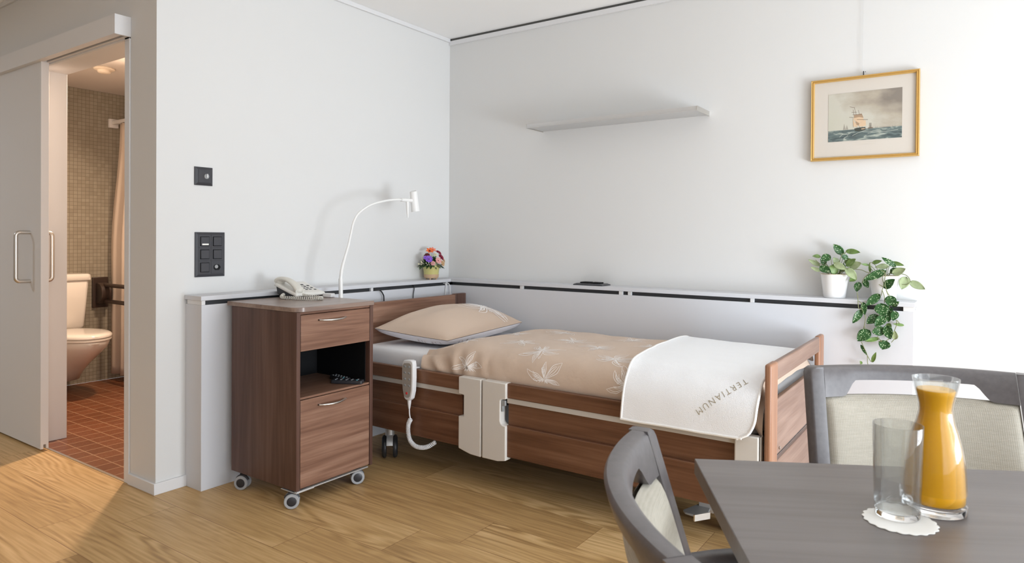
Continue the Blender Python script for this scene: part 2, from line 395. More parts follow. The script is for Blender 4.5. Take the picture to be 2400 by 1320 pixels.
w = MB(); w.box(4.6, 4.75, -6, -5.2, 0, H); w.box(4.6, 4.75, -.30, 0, 0, H); w.box(4.6, 4.75, -5.2, -.30, 2.36, H); w.box(4.6, 4.75, -5.2, -.30, 0, .05)
struct(w, 'wall_right', 'wall', 'white window wall at the right, out of view', 'wall', smooth=0)
struct(box(-4.35, 4.75, -6.15, .15, H, H + .12), 'ceiling', 'ceil', 'white ceiling of the room', 'ceiling', smooth=0)
struct(box(-2.85, -.12, -1.84, 0, 2.262, 2.34), 'ceiling_bathroom', 'bathwall', 'lower white ceiling of the bathroom', 'ceiling', smooth=0)
struct(box(-2.85, -2.7, -1.84, 0, 0, 2.262), 'wall_tiled', 'mosaic', 'beige mosaic tiled wall behind the toilet', 'wall', smooth=0)
struct(box(-2.7, -.12, -.02, 0, 0, 2.262), 'wall_bathroom', 'bathwall', 'white inner wall of the bathroom, out of view', 'wall', smooth=0)
# window
win = struct(MB().box(4.62, 4.68, -5.2, -5.14, .05, 2.36).box(4.62, 4.68, -.36, -.30, .05, 2.36).box(4.62, 4.68, -5.14, -.36, 2.30, 2.36).box(4.62, 4.68, -5.14, -.36, .05, .11)
             .box(4.62, 4.68, -3.62, -3.56, .11, 2.30).box(4.62, 4.68, -1.97, -1.91, .11, 2.30), 'window_1', 'white', 'white framed window wall, out of view', 'window')
win_g = MB()
for a, b in ((-5.14, -3.62), (-3.56, -1.97), (-1.91, -.36)): win_g.box(4.645, 4.655, a, b, .11, 2.30)
win_g.build('pane', 'pane', win, smooth=0)
# baseboards and trims
struct(MB().prism([(-.225, WY), (-.225, WY - .012), (.012, WY - .012), (.012, -1.85), (0, -1.85), (0, WY)], 'z', 0, .05), 'baseboard_left', 'white', 'low white baseboard around the wall corner', 'baseboard', bevel=.002)
struct(box(-4.2, -1.29, WY - .012, WY, 0, .05), 'baseboard_door', 'white', 'low white baseboard behind the sliding door', 'baseboard', bevel=.002)
struct(box(0, .014, WY, -.012, H - .026, H), 'trim_1', 'white', 'thin white strip under the ceiling on the left wall', 'trim', bevel=.002)
t2 = struct(box(0, 4.6, -.012, 0, H - .045, H - .015), 'trim_2', 'white', 'white picture rail under the ceiling on the back wall', 'trim', bevel=.002)
box(0, 4.6, -.004, 0, H - .015, H).build('shadow_gap', 'gapgrey', t2, smooth=0)
struct(box(-4.2, -.02, WY - .014, WY, H - .022, H), 'trim_3', 'white', 'thin white strip under the ceiling above the doorway', 'trim', bevel=.002)
fr = MB(); fr.box(-.268, -.225, WY - .007, WY, 0, 2.06); fr.box(-1.285, -1.24, WY - .007, WY, 0, 2.06); fr.box(-.271, -.266, WY, -1.84, 0, 2.042)
fr.box(-1.242, -1.237, WY, -1.84, 0, 2.042); fr.box(-1.285, -.225, WY - .007, WY, 2.038, 2.075); fr.box(-1.24, -.268, WY, -1.84, 2.037, 2.043)
struct(fr, 'trim_4', 'white', 'white frame lining the bathroom doorway', 'door frame', bevel=.0015)
struct(box(-1.24, -.268, WY - .006, WY + .006, -.01, .003), 'trim_5', 'steel', 'thin metal threshold strip at the bathroom doorway', 'threshold', smooth=0)
# sliding door
door = struct(MB().prism([(-2.032, .012), (-2.018, .012), (-2.018, .035), (-2.006, .035), (-2.006, .012), (-1.994, .012), (-1.994, 2.058), (-2.032, 2.058)], 'x', -2.13, -1.068),
              'door_1', 'white', 'white sliding door pushed open in front of the bathroom doorway', 'door', bevel=.0015)
for y0, s in ((-2.032, -1), (-1.994, 1)):
    d = .066 * s; x = -1.2; p = [(x, y0, 1.152)]
    p += [(x, y0 + d - .02 * s + .02 * s * math.sin(a), 1.132 + .02 * math.cos(a)) for a in [PI / 2 * k / 6 for k in range(7)]]
    p += [(x, y0 + d - .02 * s + .02 * s * math.cos(a), .912 - .02 * math.sin(a)) for a in [PI / 2 * k / 6 for k in range(7)]] + [(x, y0, .892)]
    MB().tube(p, .0105, 14).build('door_handle', 'steel', door, smooth=60)
MB().box(-1.10, -1.07, -2.019, -2.004, 2.025, 2.062).build('door_stop', 'recess', door)
rail = MB(); rail.box(-2.4, -.236, -2.056, -2.046, 2.046, 2.134); rail.box(-2.4, -.236, -2.046, -1.985, 2.112, 2.134); rail.box(-2.4, -.236, -2.046, -2.022, 2.046, 2.056); rail.box(-2.4, -.236, -2.006, -1.985, 2.046, 2.06)
rail = struct(rail, 'trim_6', 'white', 'white box rail of the sliding door above the doorway', 'door rail')
box(-.236, -.222, -2.057, -1.985, 2.045, 2.135).build('end_cap', 'white', rail, bevel=.002)
box(-2.4, -.24, -2.021, -2.007, 2.06, 2.112).build('running_track', 'recess', rail, smooth=0)

# ------------------------------------------------------------------ wall ledges
def ledge(name, label, left):
    if left:
        t = thing(name, (0, -1.0, 0), label, 'wall ledge')
        MB().box(0, .131, -1.851, -.131, 0, .831).build('panel', 'ledge', t, bevel=.0012)
        box(.004, .118, -1.832, -.131, .831, .851).build('cable_gap', 'recess', t, smooth=0)
        MB().box(0, .136, -1.856, -.137, .851, .871).build('top_board', 'ledge', t, bevel=.0015)
        for a, b in ((-1.851, -1.833), (-.836, -.818), (-.178, -.165)):
            box(.015, .131, a, b, .8312, .8508).build('spacer', 'white', t, bevel=.001)
    else:
        t = thing(name, (1.3, 0, 0), label, 'wall ledge')
        MB().box(0, 2.737, -.131, 0, 0, .831).build('panel', 'ledge', t, bevel=.0012)
        box(.131, 2.72, -.118, -.004, .831, .851).build('cable_gap', 'recess', t, smooth=0)
        MB().box(0, 2.742, -.136, 0, .851, .871).build('top_board', 'ledge', t, bevel=.0015)
        for a, b in ((.675, .697), (1.334, 1.356), (1.388, 1.408), (2.043, 2.061), (2.697, 2.737)):
            box(a, b, -.131, -.06, .8312, .8508).build('spacer', 'white', t, bevel=.001)
    return t
ledge('wall_ledge', 'white boxed wall ledge behind the bedside cabinet and bed head', True)
ledge('wall_ledge', 'long white boxed wall ledge along the bed under the picture', False)

# ------------------------------------------------------------------ switch plates
def plate(name, label, cat, y0, y1, z0, z1):
    t = thing(name, (0, (y0 + y1) / 2, (z0 + z1) / 2), label, cat)
    e = .012
    v = [(0, y0, z0), (0, y1, z0), (0, y1, z1), (0, y0, z1), (.005, y0, z0), (.005, y1, z0), (.005, y1, z1), (.005, y0, z1),
         (.011, y0 + e, z0 + e), (.011, y1 - e, z0 + e), (.011, y1 - e, z1 - e), (.011, y0 + e, z1 - e)]
    f = [(0, 3, 2, 1), (8, 9, 10, 11)] + [(i + 4 * k, (i + 1) % 4 + 4 * k, (i + 1) % 4 + 4 * k + 4, i + 4 * k + 4) for k in (0, 1) for i in range(4)]
    MB().add(v, f).build('frame', 'plate', t, smooth=0, bevel=.0008)
    return t
t = plate('key_switch', 'small square anthracite key switch on the wall, the upper plate', 'switch', -1.812, -1.724, 1.374, 1.459)
MB().box(.0105, .0125, -1.797, -1.737, 1.388, 1.445).build('insert', 'plate', t, bevel=.0008)
MB().cyl((.012, -1.760, 1.416), (.019, -1.760, 1.416), .0125, .0115, 28).build('key_cylinder', 'greyplastic', t, bevel=.001)
MB().box(.019, .0255, -1.7622, -1.7578, 1.409, 1.4275).build('key', 'chrome', t, bevel=.0008)
t = plate('switch_panel', 'large anthracite panel of six wall switches and sockets, the lower plate', 'switch', -1.809, -1.661, .949, 1.157)
for i in range(2):
    for j in range(3):
        y = -1.797 + i * .0625; z = 1.0845 - j * .0605
        if (i, j) != (1, 2):
            b0 = MB().box(.0105, .0125, y + .001, y + .0605, z + .001, z + .0595).build('module', 'plate', t, bevel=.0006)
            box(.0122, .0131, y + .0085, y + .0535, z + .0075, z + .0525).build('rocker_gap', 'black', b0, smooth=0)
            b = MB().box(.0125, .0165, y + .011, y + .051, z + .010, z + .050).build('rocker', 'plate', b0, bevel=.0012)
            if (i, j) == (0, 0):
                tag(MB().box(.0163, .0172, y + .016, y + .048, z + .0125, z + .0195).build('name_tag', 'labelwhite', b0), 'white name tag')
        else:
            b = MB().box(.0105, .0125, y + .001, y + .0605, z + .001, z + .0595).build('module', 'plate', t, bevel=.0006)
            c = (y + .030, z + .029); hexa = [(c[0] - .017, c[1] - .006), (c[0] - .010, c[1] - .013), (c[0] + .010, c[1] - .013), (c[0] + .019, c[1]), (c[0] + .010, c[1] + .013), (c[0] - .010, c[1] + .013), (c[0] - .017, c[1] + .006)]
            MB().prism(hexa, 'x', .0122, .0130).build('socket', 'black', b, smooth=0)
            MB().cyl((.0125, c[0] - .004, c[1] + .003), (.0150, c[0] - .004, c[1] + .003), .0085, n=20).build('socket_insert', 'greyplastic', b)

# ------------------------------------------------------------------ wall shelf and picture
t = thing('wall_shelf', (1.27, 0, 1.80), 'long silver grey floating shelf on the white wall above the bed', 'shelf')
MB().box(.752, 1.786, -.19, 0, 1.796, 1.815).build('board', 'alu', t, bevel=.001)
MB().box(.752, 1.786, -.192, -.172, 1.7915, 1.796).build('front_lip', 'alu', t, bevel=.0006)
MB().box(1.786, 1.7885, -.192, 0, 1.791, 1.816).build('end_cap', 'steel', t, bevel=.0005)
MB().box(.7495, .752, -.192, 0, 1.791, 1.816).build('end_cap', 'steel', t, bevel=.0005)

PX0, PX1, PZ0, PZ1, PY = 2.292, 2.743, 1.519, 1.907, -.034
t = thing('framed_picture', (2.517, 0, 1.52), 'gilt framed print of a sailing ship at sea hanging on the white wall', 'picture')
def frame_side(a, b, c, d):
    """mitred moulding from outer corner a to b with inner corners d, c"""
    prof = [(0, -.006), (0, -.024), (.2, -.030), (.5, -.026), (.72, -.030), (1, -.022), (1, -.006)]
    m = MB(); m.ring([[(lerp(p[0], q[0], u), y, lerp(p[1], q[1], u)) for u, y in prof] for p, q in ((a, d), (b, c))])
    return m
o_ = [(PX0, PZ0), (PX1, PZ0), (PX1, PZ1), (PX0, PZ1)]; g = .0155
i_ = [(PX0 + g, PZ0 + g), (PX1 - g, PZ0 + g), (PX1 - g, PZ1 - g), (PX0 + g, PZ1 - g)]
for k in range(4):
    frame_side(o_[k], o_[(k + 1) % 4], i_[(k + 1) % 4], i_[k]).build('frame_side', 'gold', t, smooth=25)
mt = box(PX0 + g, PX1 - g, -.018, -.012, PZ0 + g, PZ1 - g).build('mount', 'matboard', t, smooth=0)
pw, ph = .306, .226
pm = MB().box(0, pw, -.0006, 0, 0, ph)
def flat(poly, mi, d):
    n = len(poly); pm.add([(x, -.0006 - .00012 * d, z) for x, z in poly], [tuple(range(n))], mi)
def strip(pts, wd, mi, d):
    for (x0, z0), (x1, z1) in zip(pts, pts[1:]):
        l = math.hypot(x1 - x0, z1 - z0); nx, nz = -(z1 - z0) / l * wd / 2, (x1 - x0) / l * wd / 2
        flat([(x0 + nx, z0 + nz), (x1 + nx, z1 + nz), (x1 - nx, z1 - nz), (x0 - nx, z0 - nz)], mi, d)
def Q(u, v): return (u * pw, v * ph)                # u right, v up in the print
# far vessels and headland
for u, hgt in ((.225, .13), (.262, .10)): flat([Q(u - .017, .235), Q(u + .022, .235), Q(u, .235 + hgt)], 5, 1)
for u in (.575, .592): flat([Q(u - .012, .245), Q(u + .012, .245), Q(u + .008, .34), Q(u - .008, .34)], 5, 1)
flat([Q(.55, .225), Q(.62, .225), Q(.615, .245), Q(.555, .245)], 4, 2)
flat([Q(.70, .228), Q(.85, .228), Q(.84, .245), Q(.71, .242)], 5, 1)
for u in (.655, .675, .88, .91): flat([Q(u - .006, .23), Q(u + .006, .23), Q(u, .27)], 5, 1)
# the ship
flat([Q(.365, .245), Q(.375, .195), Q(.43, .178), Q(.515, .20), Q(.52, .26), Q(.45, .262), Q(.40, .255)], 3, 3)
flat([Q(.462, .218), Q(.51, .222), Q(.51, .238), Q(.462, .234)], 1, 4)
for u0, v0, u1, v1 in ((.438, .26, .362, .69), (.405, .26, .345, .64), (.475, .26, .42, .62)): strip([Q(u0, v0), Q(u1, v1)], .0013, 4, 2)
for u0, v0, u1, v1 in ((.30, .705, .36, .68), (.325, .585, .40, .58), (.295, .49, .36, .475), (.40, .43, .55, .41), (.34, .535, .47, .525)): strip([Q(u0, v0), Q(u1, v1)], .0016, 4, 4)
flat([Q(.355, .52), Q(.465, .545), Q(.49, .46), Q(.43, .43), Q(.365, .46)], 2, 3)
flat([Q(.345, .46), Q(.43, .475), Q(.485, .455), Q(.50, .385), Q(.43, .345), Q(.39, .37)], 1, 4)
flat([Q(.345, .435), Q(.375, .37), Q(.415, .33), Q(.405, .275), Q(.355, .285)], 1, 3)
flat([Q(.43, .335), Q(.52, .41), Q(.525, .29), Q(.475, .275), Q(.43, .29)], 1, 3)
flat([Q(.385, .40), Q(.435, .345), Q(.425, .30), Q(.395, .32)], 2, 5)
strip([Q(.345, .46), Q(.35, .27)], .0008, 4, 4)
for pts in (((.16, .09), (.21, .15), (.27, .13), (.33, .18)), ((.34, .10), (.42, .155), (.50, .18), (.60, .165), (.72, .19)), ((.55, .13), (.68, .15), (.80, .14), (.95, .16)), ((.22, .06), (.28, .11))):
    strip([Q(*p) for p in pts], .0014, 6, 2)
po = pm.build('print', ['print', 'sail', 'sail2', 'hull', 'mast', 'farship', 'foam'], mt, local=True, smooth=0)
po.location = Vector((2.369, -.0185, 1.607)) - Vector((2.517, 0, 1.52))
cap = MB()
for x, z, wd in ((2.455, 1.597, .125), (2.475, 1.587, .085)): cap.box(x, x + wd, -.0186, -.018, z, z + .0012)
cap.build('caption_line', 'caption', mt, smooth=0)
hk = MB().box(2.5155, 2.5195, -.022, -.016, 1.90, 1.926).box(2.5235, 2.5262, -.020, -.016, 1.9205, 1.924)
hk.build('hook', 'phonedark', t, bevel=.0005)
MB().cyl((2.5125, -.012, 1.903), (2.5105, -.009, H - .03), .0009, n=6).build('hanging_wire', 'alu', t)

# ------------------------------------------------------------------ bedside cabinet
CX0, CX1, CY0, CY1 = .178, .640, -1.733, -1.303
cab = thing('bedside_cabinet', (.41, -1.518, 0), 'dark walnut bedside cabinet on casters with the telephone on top', 'bedside cabinet')
for a, b in ((CY0, CY0 + .019), (CY1 - .019, CY1)):
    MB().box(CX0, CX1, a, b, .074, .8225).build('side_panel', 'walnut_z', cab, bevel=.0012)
MB().prism([(.148, -1.737)] + [(.648 - .045 + .045 * math.cos(a), -1.737 + .045 - .045 * math.cos(PI / 2 - a)) for a in [PI / 2 - PI / 2 * k / 8 for k in range(9)]]
           + [(.648 - .012 + .012 * math.sin(a), -1.299 - .012 + .012 * math.cos(a)) for a in [PI / 2 - PI / 2 * k / 5 for k in range(6)]] + [(.148, -1.299)], 'z', .823, .8425).build('top_board', 'walnut_top', cab, bevel=.0015)
IY0, IY1 = CY0 + .0195, CY1 - .0195
box(CX1 - .03, CX1 - .004, IY0, IY1, .812, .8225).build('top_rail', 'walnut_y', cab, bevel=.0008)
box(CX0, CX0 + .008, IY0, IY1, .09, .8225).build('back_panel', 'walnut_z', cab, smooth=0)
box(CX0 + .01, CX1 - .022, IY0 + .0005, IY1 - .0005, .660, .806).build('drawer_box', 'black', cab, smooth=0)
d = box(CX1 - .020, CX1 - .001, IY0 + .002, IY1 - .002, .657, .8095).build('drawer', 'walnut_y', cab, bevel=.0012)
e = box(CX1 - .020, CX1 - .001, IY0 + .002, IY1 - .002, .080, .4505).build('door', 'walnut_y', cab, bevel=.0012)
def bow(z):
    y0, y1 = -1.622, -1.470; n = 16; rings = []
    for k in range(n + 1):
        u = k / n; y = lerp(y0, y1, u); s = math.sin(PI * u)
        xx = CX1 + .004 + .022 * s; h = .0030 + .0022 * s; zz = z - .003 * s
        rings.append([(xx + .006 * math.cos(a), y, zz + h * math.sin(a)) for a in [2 * PI * i / 10 for i in range(10)]])
    m = MB().ring(rings)
    for y in (y0 + .006, y1 - .006): m.box(CX1 - .002, CX1 + .006, y - .006, y + .006, z - .003, z + .003)
    return m
bow(.782).build('drawer_handle', 'steel', d, smooth=50)
bow(.417).build('door_handle', 'steel', e, smooth=50)
box(CX0 + .01, CX1 - .006, IY0, IY1, .4535, .4625).build('niche_shelf', 'walnut_y', cab, bevel=.0008)
m = MB(); m.box(CX0 + .012, CX0 + .09, IY0, IY1, .463, .655); m.box(CX0 + .09, CX1 - .10, IY0, IY0 + .003, .463, .655); m.box(CX0 + .09, CX1 - .03, IY1 - .003, IY1, .463, .655)
m.box(CX0 + .09, CX1 - .08, IY0 + .003, IY1 - .003, .652, .656)
m.build('niche_shade', 'black', cab, smooth=0)  # black sheets stand in for the deep shade inside the niche
box(CX0, CX1 - .022, IY0, IY1, .074, .09).build('bottom_panel', 'walnut_y', cab, smooth=0)
box(CX1 - .012, CX1 + .003, CY0 + .002, CY1 - .03, .069, .0735).build('edge_strip', 'alu', cab, bevel=.0006)
box(CX1 - .10, CX1 + .004, CY0 - .002, CY0 + .09, .0665, .0695).build('caster_plate', 'alu', cab, bevel=.0006)
def caster(x, y, ang):
    ax = Vector((math.cos(ang), math.sin(ang), 0)); c = Vector((x, y, .0315)); tr = Vector((-ax.y, ax.x, 0))
    f = MB().cyl(c - ax * .010 + Vector((0, 0, .012)), c - ax * .010 + Vector((0, 0, .0345)), .016, n=20)
    f.tube([c + ax * .002 + tr * .030 * math.cos(a) + Vector((0, 0, .031 * math.sin(a))) for a in [PI * .12 + PI * .76 * k / 8 for k in range(9)]], .005, 8)
    f.cyl(c - ax * .012, c + ax * .012, .010, n=14)
    fork = f.build('caster', 'phonedark', cab)
    for s in (1, -1):
        p = c + ax * (.010 * s if s < 0 else .006)
        rr = [(0, .022), (.002, .0295), (.006, .0315), (.012, .0315), (.015, .029), (.0155, .021), (.0135, .0195)]
        t1 = Vector((0, 0, 1)); rings = [[p + ax * (h * s) + (tr * math.cos(a) + t1 * math.sin(a)) * r for a in [2 * PI * i / 32 for i in range(32)]] for h, r in rr]
        MB().ring(rings).build('wheel', 'rubber', fork, smooth=40)
        MB().ring([[p + ax * (h * s) + (tr * math.cos(a) + t1 * math.sin(a)) * r for a in [2 * PI * i / 28 for i in range(28)]] for h, r in ((.011, .0195), (.0150, .0190), (.0165, .015))]).build('hub_cap', 'phonedark', fork, smooth=40)
caster(.606, -1.728, -.72); caster(.612, -1.372, -.60); caster(.248, -1.722, -1.05); caster(.248, -1.36, -1.2)

# things in the niche of the cabinet
def remote(x, y, ang, ln, wd, label):
    t = thing('remote_control', (x, y, .4625), label, 'remote control', rotz=ang)
    MB().prism(rrect(-ln / 2, ln / 2, -wd / 2, wd / 2, .010), 'z', .0006, .018).build('body', 'phonedark', t, local=True, bevel=.004)
    for i in range(5):
        for j in range(2):
            MB().cyl((-ln * .36 + i * ln * .17, (j - .5) * wd * .42, .0175), (-ln * .36 + i * ln * .17, (j - .5) * wd * .42, .0198), .0042, n=12).build('button', 'bluecap' if (i, j) == (4, 0) else 'greyplastic', t, local=True)
    return t
remote(.575, -1.40, .5, .15, .042, 'black remote control at the front of the open cabinet niche')
remote(.49, -1.37, -.15, .13, .04, 'black remote control lying further back in the open cabinet niche')

# ------------------------------------------------------------------ telephone (front faces +x)
ph = thing('telephone', (.235, -1.395, .8425), 'ivory corded desk telephone with black keys on the bedside cabinet', 'telephone')
TX0, TX1, TY0, TY1 = .158, .318, -1.492, -1.318
def top_z(x):                                     # wedge top of the housing
    u = max(0, min(1, (x - TX0) / (TX1 - TX0))); return lerp(.913, .868, u ** 1.15)
prof = [(TX0 + .012, .8615), (TX1 - .012, .8495), (TX1 - .002, .856)] + [(lerp(TX1, TX0, k / 10), top_z(lerp(TX1, TX0, k / 10)) - .008 - .010 * math.sin(PI * k / 10)) for k in range(11)]
MB().prism(prof, 'y', TY0 + .006, TY1 - .006).build('base', 'phonedark', ph, bevel=.003)
m = MB()
def shell(u, v):
    x = lerp(TX0 - .004, TX1 + .003, u); y = lerp(TY0, TY1, v)
    e = min(1, min(u, 1 - u) / .06, min(v, 1 - v) / .06); e = math.sqrt(max(0, 1 - (1 - e) ** 2))
    return (x, y, top_z(x) - .012 + .012 * e - .006 * math.sin(PI * u) * (1 if v > .42 else .6))
m.grid(shell, 28, 28)
hs = m.build('housing', 'phonelight', ph, solid=.006, smooth=60)
for x, y in ((TX0 + .02, TY0 + .02), (TX0 + .02, TY1 - .02), (TX1 - .02, TY0 + .02), (TX1 - .02, TY1 - .02)):
    MB().cyl((x, y, .8426), (x, y, .868 if x < .2 else .853), .007, n=14).build('foot', 'phonedark', ph)
# handset along the left side of the housing
hp = []
for k in range(25):
    u = k / 24; x = lerp(TX0 - .010, TX1 - .006, u); z = top_z(x) + .010 + .021 * max(0, math.sin(PI * min(1, u))) ** .8
    w = .021 + .006 * abs(2 * u - 1) ** 2; h = .011 + .004 * abs(2 * u - 1) ** 3
    hp.append([(x + .3 * h * math.sin(a) * (u - .5), TY0 + .030 + w * math.cos(a), z + h * math.sin(a)) for a in [2 * PI * i / 16 for i in range(16)]])
hd = MB().ring(hp)
for u, r in ((.09, .022), (.91, .022)):
    x = lerp(TX0 - .010, TX1 - .006, u); hd.lathe([(top_z(x) - .002, r * .85), (top_z(x) + .004, r), (top_z(x) + .018, r * .95), (top_z(x) + .022, r * .6)], (x, TY0 + .030, 0), 20)
hd.build('handset', 'phone', ph, smooth=60)
def key(x, y, lx, ly):
    z = shell((x - TX0) / (TX1 - TX0), .8)[2]
    sl = -.28
    v = [(x + sx * lx / 2, y + sy * ly / 2, z + sl * sx * lx / 2 + dz) for dz in (0, .0045) for sx, sy in ((-1, -1), (1, -1), (1, 1), (-1, 1))]
    MB().add(v, [(0, 3, 2, 1), (4, 5, 6, 7)] + [(i, (i + 1) % 4, (i + 1) % 4 + 4, i + 4) for i in range(4)]).build('key', 'phonedark', ph, bevel=.0012)
for i in range(4):
    for j in range(3): key(.205 + i * .0215, -1.412 + j * .0215, .011, .014)
for i in range(3): key(.220 + i * .028, -1.345, .012, .013)
def coil(path, r, turns, wire, nper=12, taper=.0):
    P = smooth_path(path, 20); n = turns * nper; pts = []
    for k in range(n + 1):
        f = k / n * (len(P) - 1); i = min(int(f), len(P) - 2); p = P[i].lerp(P[i + 1], f - i); t = (P[i + 1] - P[i]).normalized()
        up = Vector((0, 0, 1)) if abs(t.z) < .8 else Vector((0, 1, 0))
        u = t.cross(up).normalized(); w = t.cross(u); a = 2 * PI * k / nper
        rr = r * (1 if not taper else min(1, min(k, n - k) / (nper * taper) + .35))
        pts.append(p + (u * math.cos(a) + w * math.sin(a)) * rr)
    return pts
cz = .8425 + .0088
MB().tube(coil([(.235, -1.498, .862), (.262, -1.528, cz + .002), (.310, -1.512, cz), (.372, -1.500, cz), (.425, -1.478, cz), (.436, -1.440, cz), (.400, -1.418, cz), (.345, -1.430, cz + .004), (.318, -1.452, .862)], .0066, 46, .0019), .0019, 5).build('cord', 'phone', ph, smooth=60)
t = thing('junction_box', (.345, -1.318, .8425), 'small white plastic box lying beside the telephone on the cabinet', 'box', rotz=.25)
MB().box(-.026, .026, -.016, .016, .0005, .020).build('body', 'white', t, local=True, bevel=.004)
MB().tube([(-.026, 0, .008), (-.05, .004, .006), (-.085, .0, .010)], .002, 8).build('lead', 'whitecable', t, local=True)

# ------------------------------------------------------------------ reading lamp
t = thing('reading_lamp', (.27, -1.173, 0), 'white gooseneck reading lamp rising between cabinet and bed head', 'lamp')
MB().cyl((.27, -1.173, .02), (.27, -1.173, .60), .0105, n=16).cyl((.27, -1.173, .0), (.27, -1.173, .02), .055, .05, n=28).build('stand', 'lampwhite', t)
MB().cyl((.27, -1.173, .60), (.27, -1.178, .925), .0108, n=18).build('pole', 'lampwhite', t)
neck = smooth_path([(.27, -1.178, .920), (.27, -1.171, .972), (.27, -1.152, 1.03), (.27, -1.128, 1.095), (.27, -1.110, 1.16), (.27, -1.092, 1.218), (.27, -1.055, 1.267), (.27, -.969, 1.314), (.27, -.858, 1.341), (.27, -.775, 1.351), (.27, -.735, 1.352)], 8)
MB().tube(neck, [.0095 - .0035 * min(1, k / 30) for k in range(len(neck))], 14).build('gooseneck', 'lampwhite', t, smooth=60)
MB().cyl((.27, -.742, 1.352), (.27, -.655, 1.352), .0105, n=18).build('joint', 'lampwhite', t)
MB().tube([(.27, -.640, 1.408), (.27, -.639, 1.405), (.271, -.632, 1.345), (.273, -.625, 1.290)], [.018, .022, .0235, .0255], 28).build('lamp_head', 'lampwhite', t, bevel=.002)
MB().tube([(.27, -.690, 1.345), (.268, -.686, 1.300), (.267, -.682, 1.252)], [.009, .008, .004], 12).build('switch_lever', 'lampwhite', t)

# ------------------------------------------------------------------ flower arrangement
FX, FY = .072, -.258
t = thing('flower_arrangement', (FX, FY, .871), 'small colourful bouquet in a yellow green pot on the ledge corner', 'flowers')
MB().lathe([(.8815, .041), (.884, .0455), (.900, .047), (.930, .050), (.958, .056), (.961, .0565), (.961, .053), (.950, .050)], (FX, FY, 0), 40).build('pot', 'yellowpot', t, smooth=60)
MB().lathe([(.878, .034), (.880, .0435), (.885, .0470), (.9035, .0488), (.9045, .0465)], (FX, FY, 0), 40).build('pot_base', 'clay', t, smooth=40)
for k in range(4):
    a = .5 + k * PI / 2; MB().cyl((FX + .031 * math.cos(a), FY + .031 * math.sin(a), .8712), (FX + .031 * math.cos(a), FY + .031 * math.sin(a), .880), .0055, n=12).build('foot', 'clay', t)
def petal_flower(c, r, matn, kind, nd):
    """nd: facing direction"""
    nd = Vector(nd).normalized(); u = nd.cross(Vector((0, 0, 1))).normalized(); w = u.cross(nd); c = Vector(c); m = MB()
    layers = {'rose': ((8, 1., .15), (6, .72, .5), (4, .42, .9)), 'lily': ((6, 1., .55),), 'cup': ((7, 1., .75), (5, .6, .5)), 'puff': ((9, 1., .1), (8, .75, .45), (6, .5, .8), (3, .25, 1.1))}[kind]
    for n, s, lift in layers:
        for i in range(n):
            a = 2 * PI * i / n + s * 3 + random.uniform(-.1, .1); d = u * math.cos(a) + w * math.sin(a); sd = nd.cross(d)
            wd = r * s * (1.25 if kind != 'lily' else .62) * PI / n * 2
            def pf(p, q, d=d, sd=sd, s=s, lift=lift, wd=wd):
                rad = r * s * p; z = lift * r * s * (p ** 1.6) * .8 - .25 * r * s * p ** 4 + (.30 * r if s < 1 else 0) * (1 - p)
                sw = wd * (max(0, math.sin(PI * min(1, p * .86 + .12))) ** .7) * (q - .5)
                return c + d * rad + sd * sw + nd * (z + .15 * r * (2 * q - 1) ** 2 * p)
            m.grid(pf, 5, 4)
    m.ball(c + nd * r * .15, r * .22, n=6, mi=1)
    m.build('flower', [matn, 'maroon'], t, solid=.0006, smooth=60)
def fp(y, z, x=.10): return (x, y, z)
for (y, z, x), r, mn, k in (((-.290, 1.052, .085), .026, 'orange', 'lily'), ((-.262, 1.058, .085), .024, 'coral', 'lily'), ((-.330, 1.000, .115), .024, 'purple', 'cup'), ((-.345, 1.010, .10), .014, 'purple', 'cup'),
                            ((-.262, .990, .130), .022, 'pink', 'cup'), ((-.200, 1.013, .105), .023, 'red', 'puff'), ((-.196, 1.042, .080), .022, 'red', 'puff'), ((-.208, .973, .125), .020, 'peach', 'rose'),
                            ((-.166, .992, .095), .019, 'peach', 'rose'), ((-.312, 1.024, .085), .021, 'maroon', 'puff'), ((-.304, .977, .125), .016, 'pink', 'rose'), ((-.240, 1.028, .09), .014, 'cream', 'puff')):
    v = Vector((x - FX, y - FY, z - .95)); petal_flower((x, y, z), r, mn, k, v + Vector((.07, -.03, .02)))
rs = random.Random(4); m = MB()
for k in range(130):
    a = rs.uniform(0, 2 * PI); r = rs.uniform(.045, .122) * (1 if k % 3 else 1.05); z = .955 + rs.uniform(.0, .085) * (1.2 - r / .125)
    dx = math.cos(a) * r * .62; b = Vector((FX + dx * .45, FY + math.sin(a) * r * .45, .952)); tip = Vector((max(.008, FX + dx), FY + math.sin(a) * r, z - (.022 if r > .095 else 0)))
    dr = (tip - b); sd = dr.cross(Vector((0, 0, 1))).normalized() * rs.uniform(.006, .012); up = Vector((0, 0, .012))
    m.grid(lambda p, q: b + dr * p + sd * (math.sin(PI * min(1, p * .95 + .04)) * (2 * q - 1)) + up * math.sin(PI * p), 6, 2)
m.build('foliage', 'darkleaf', t, smooth=60)
m = MB()
for k in range(110):
    a = rs.uniform(0, 2 * PI); r = rs.uniform(.05, .108); z = .965 + rs.uniform(.0, .10) * (1.2 - r / .10)
    m.ball((max(.01, FX + math.cos(a) * r * .6), FY + math.sin(a) * r, z), rs.uniform(.0025, .0045), n=5)
m.ball((FX, FY, .955), .048, .048, .03, n=8)
m.build('filler_blossom', 'cream', t, smooth=60); 
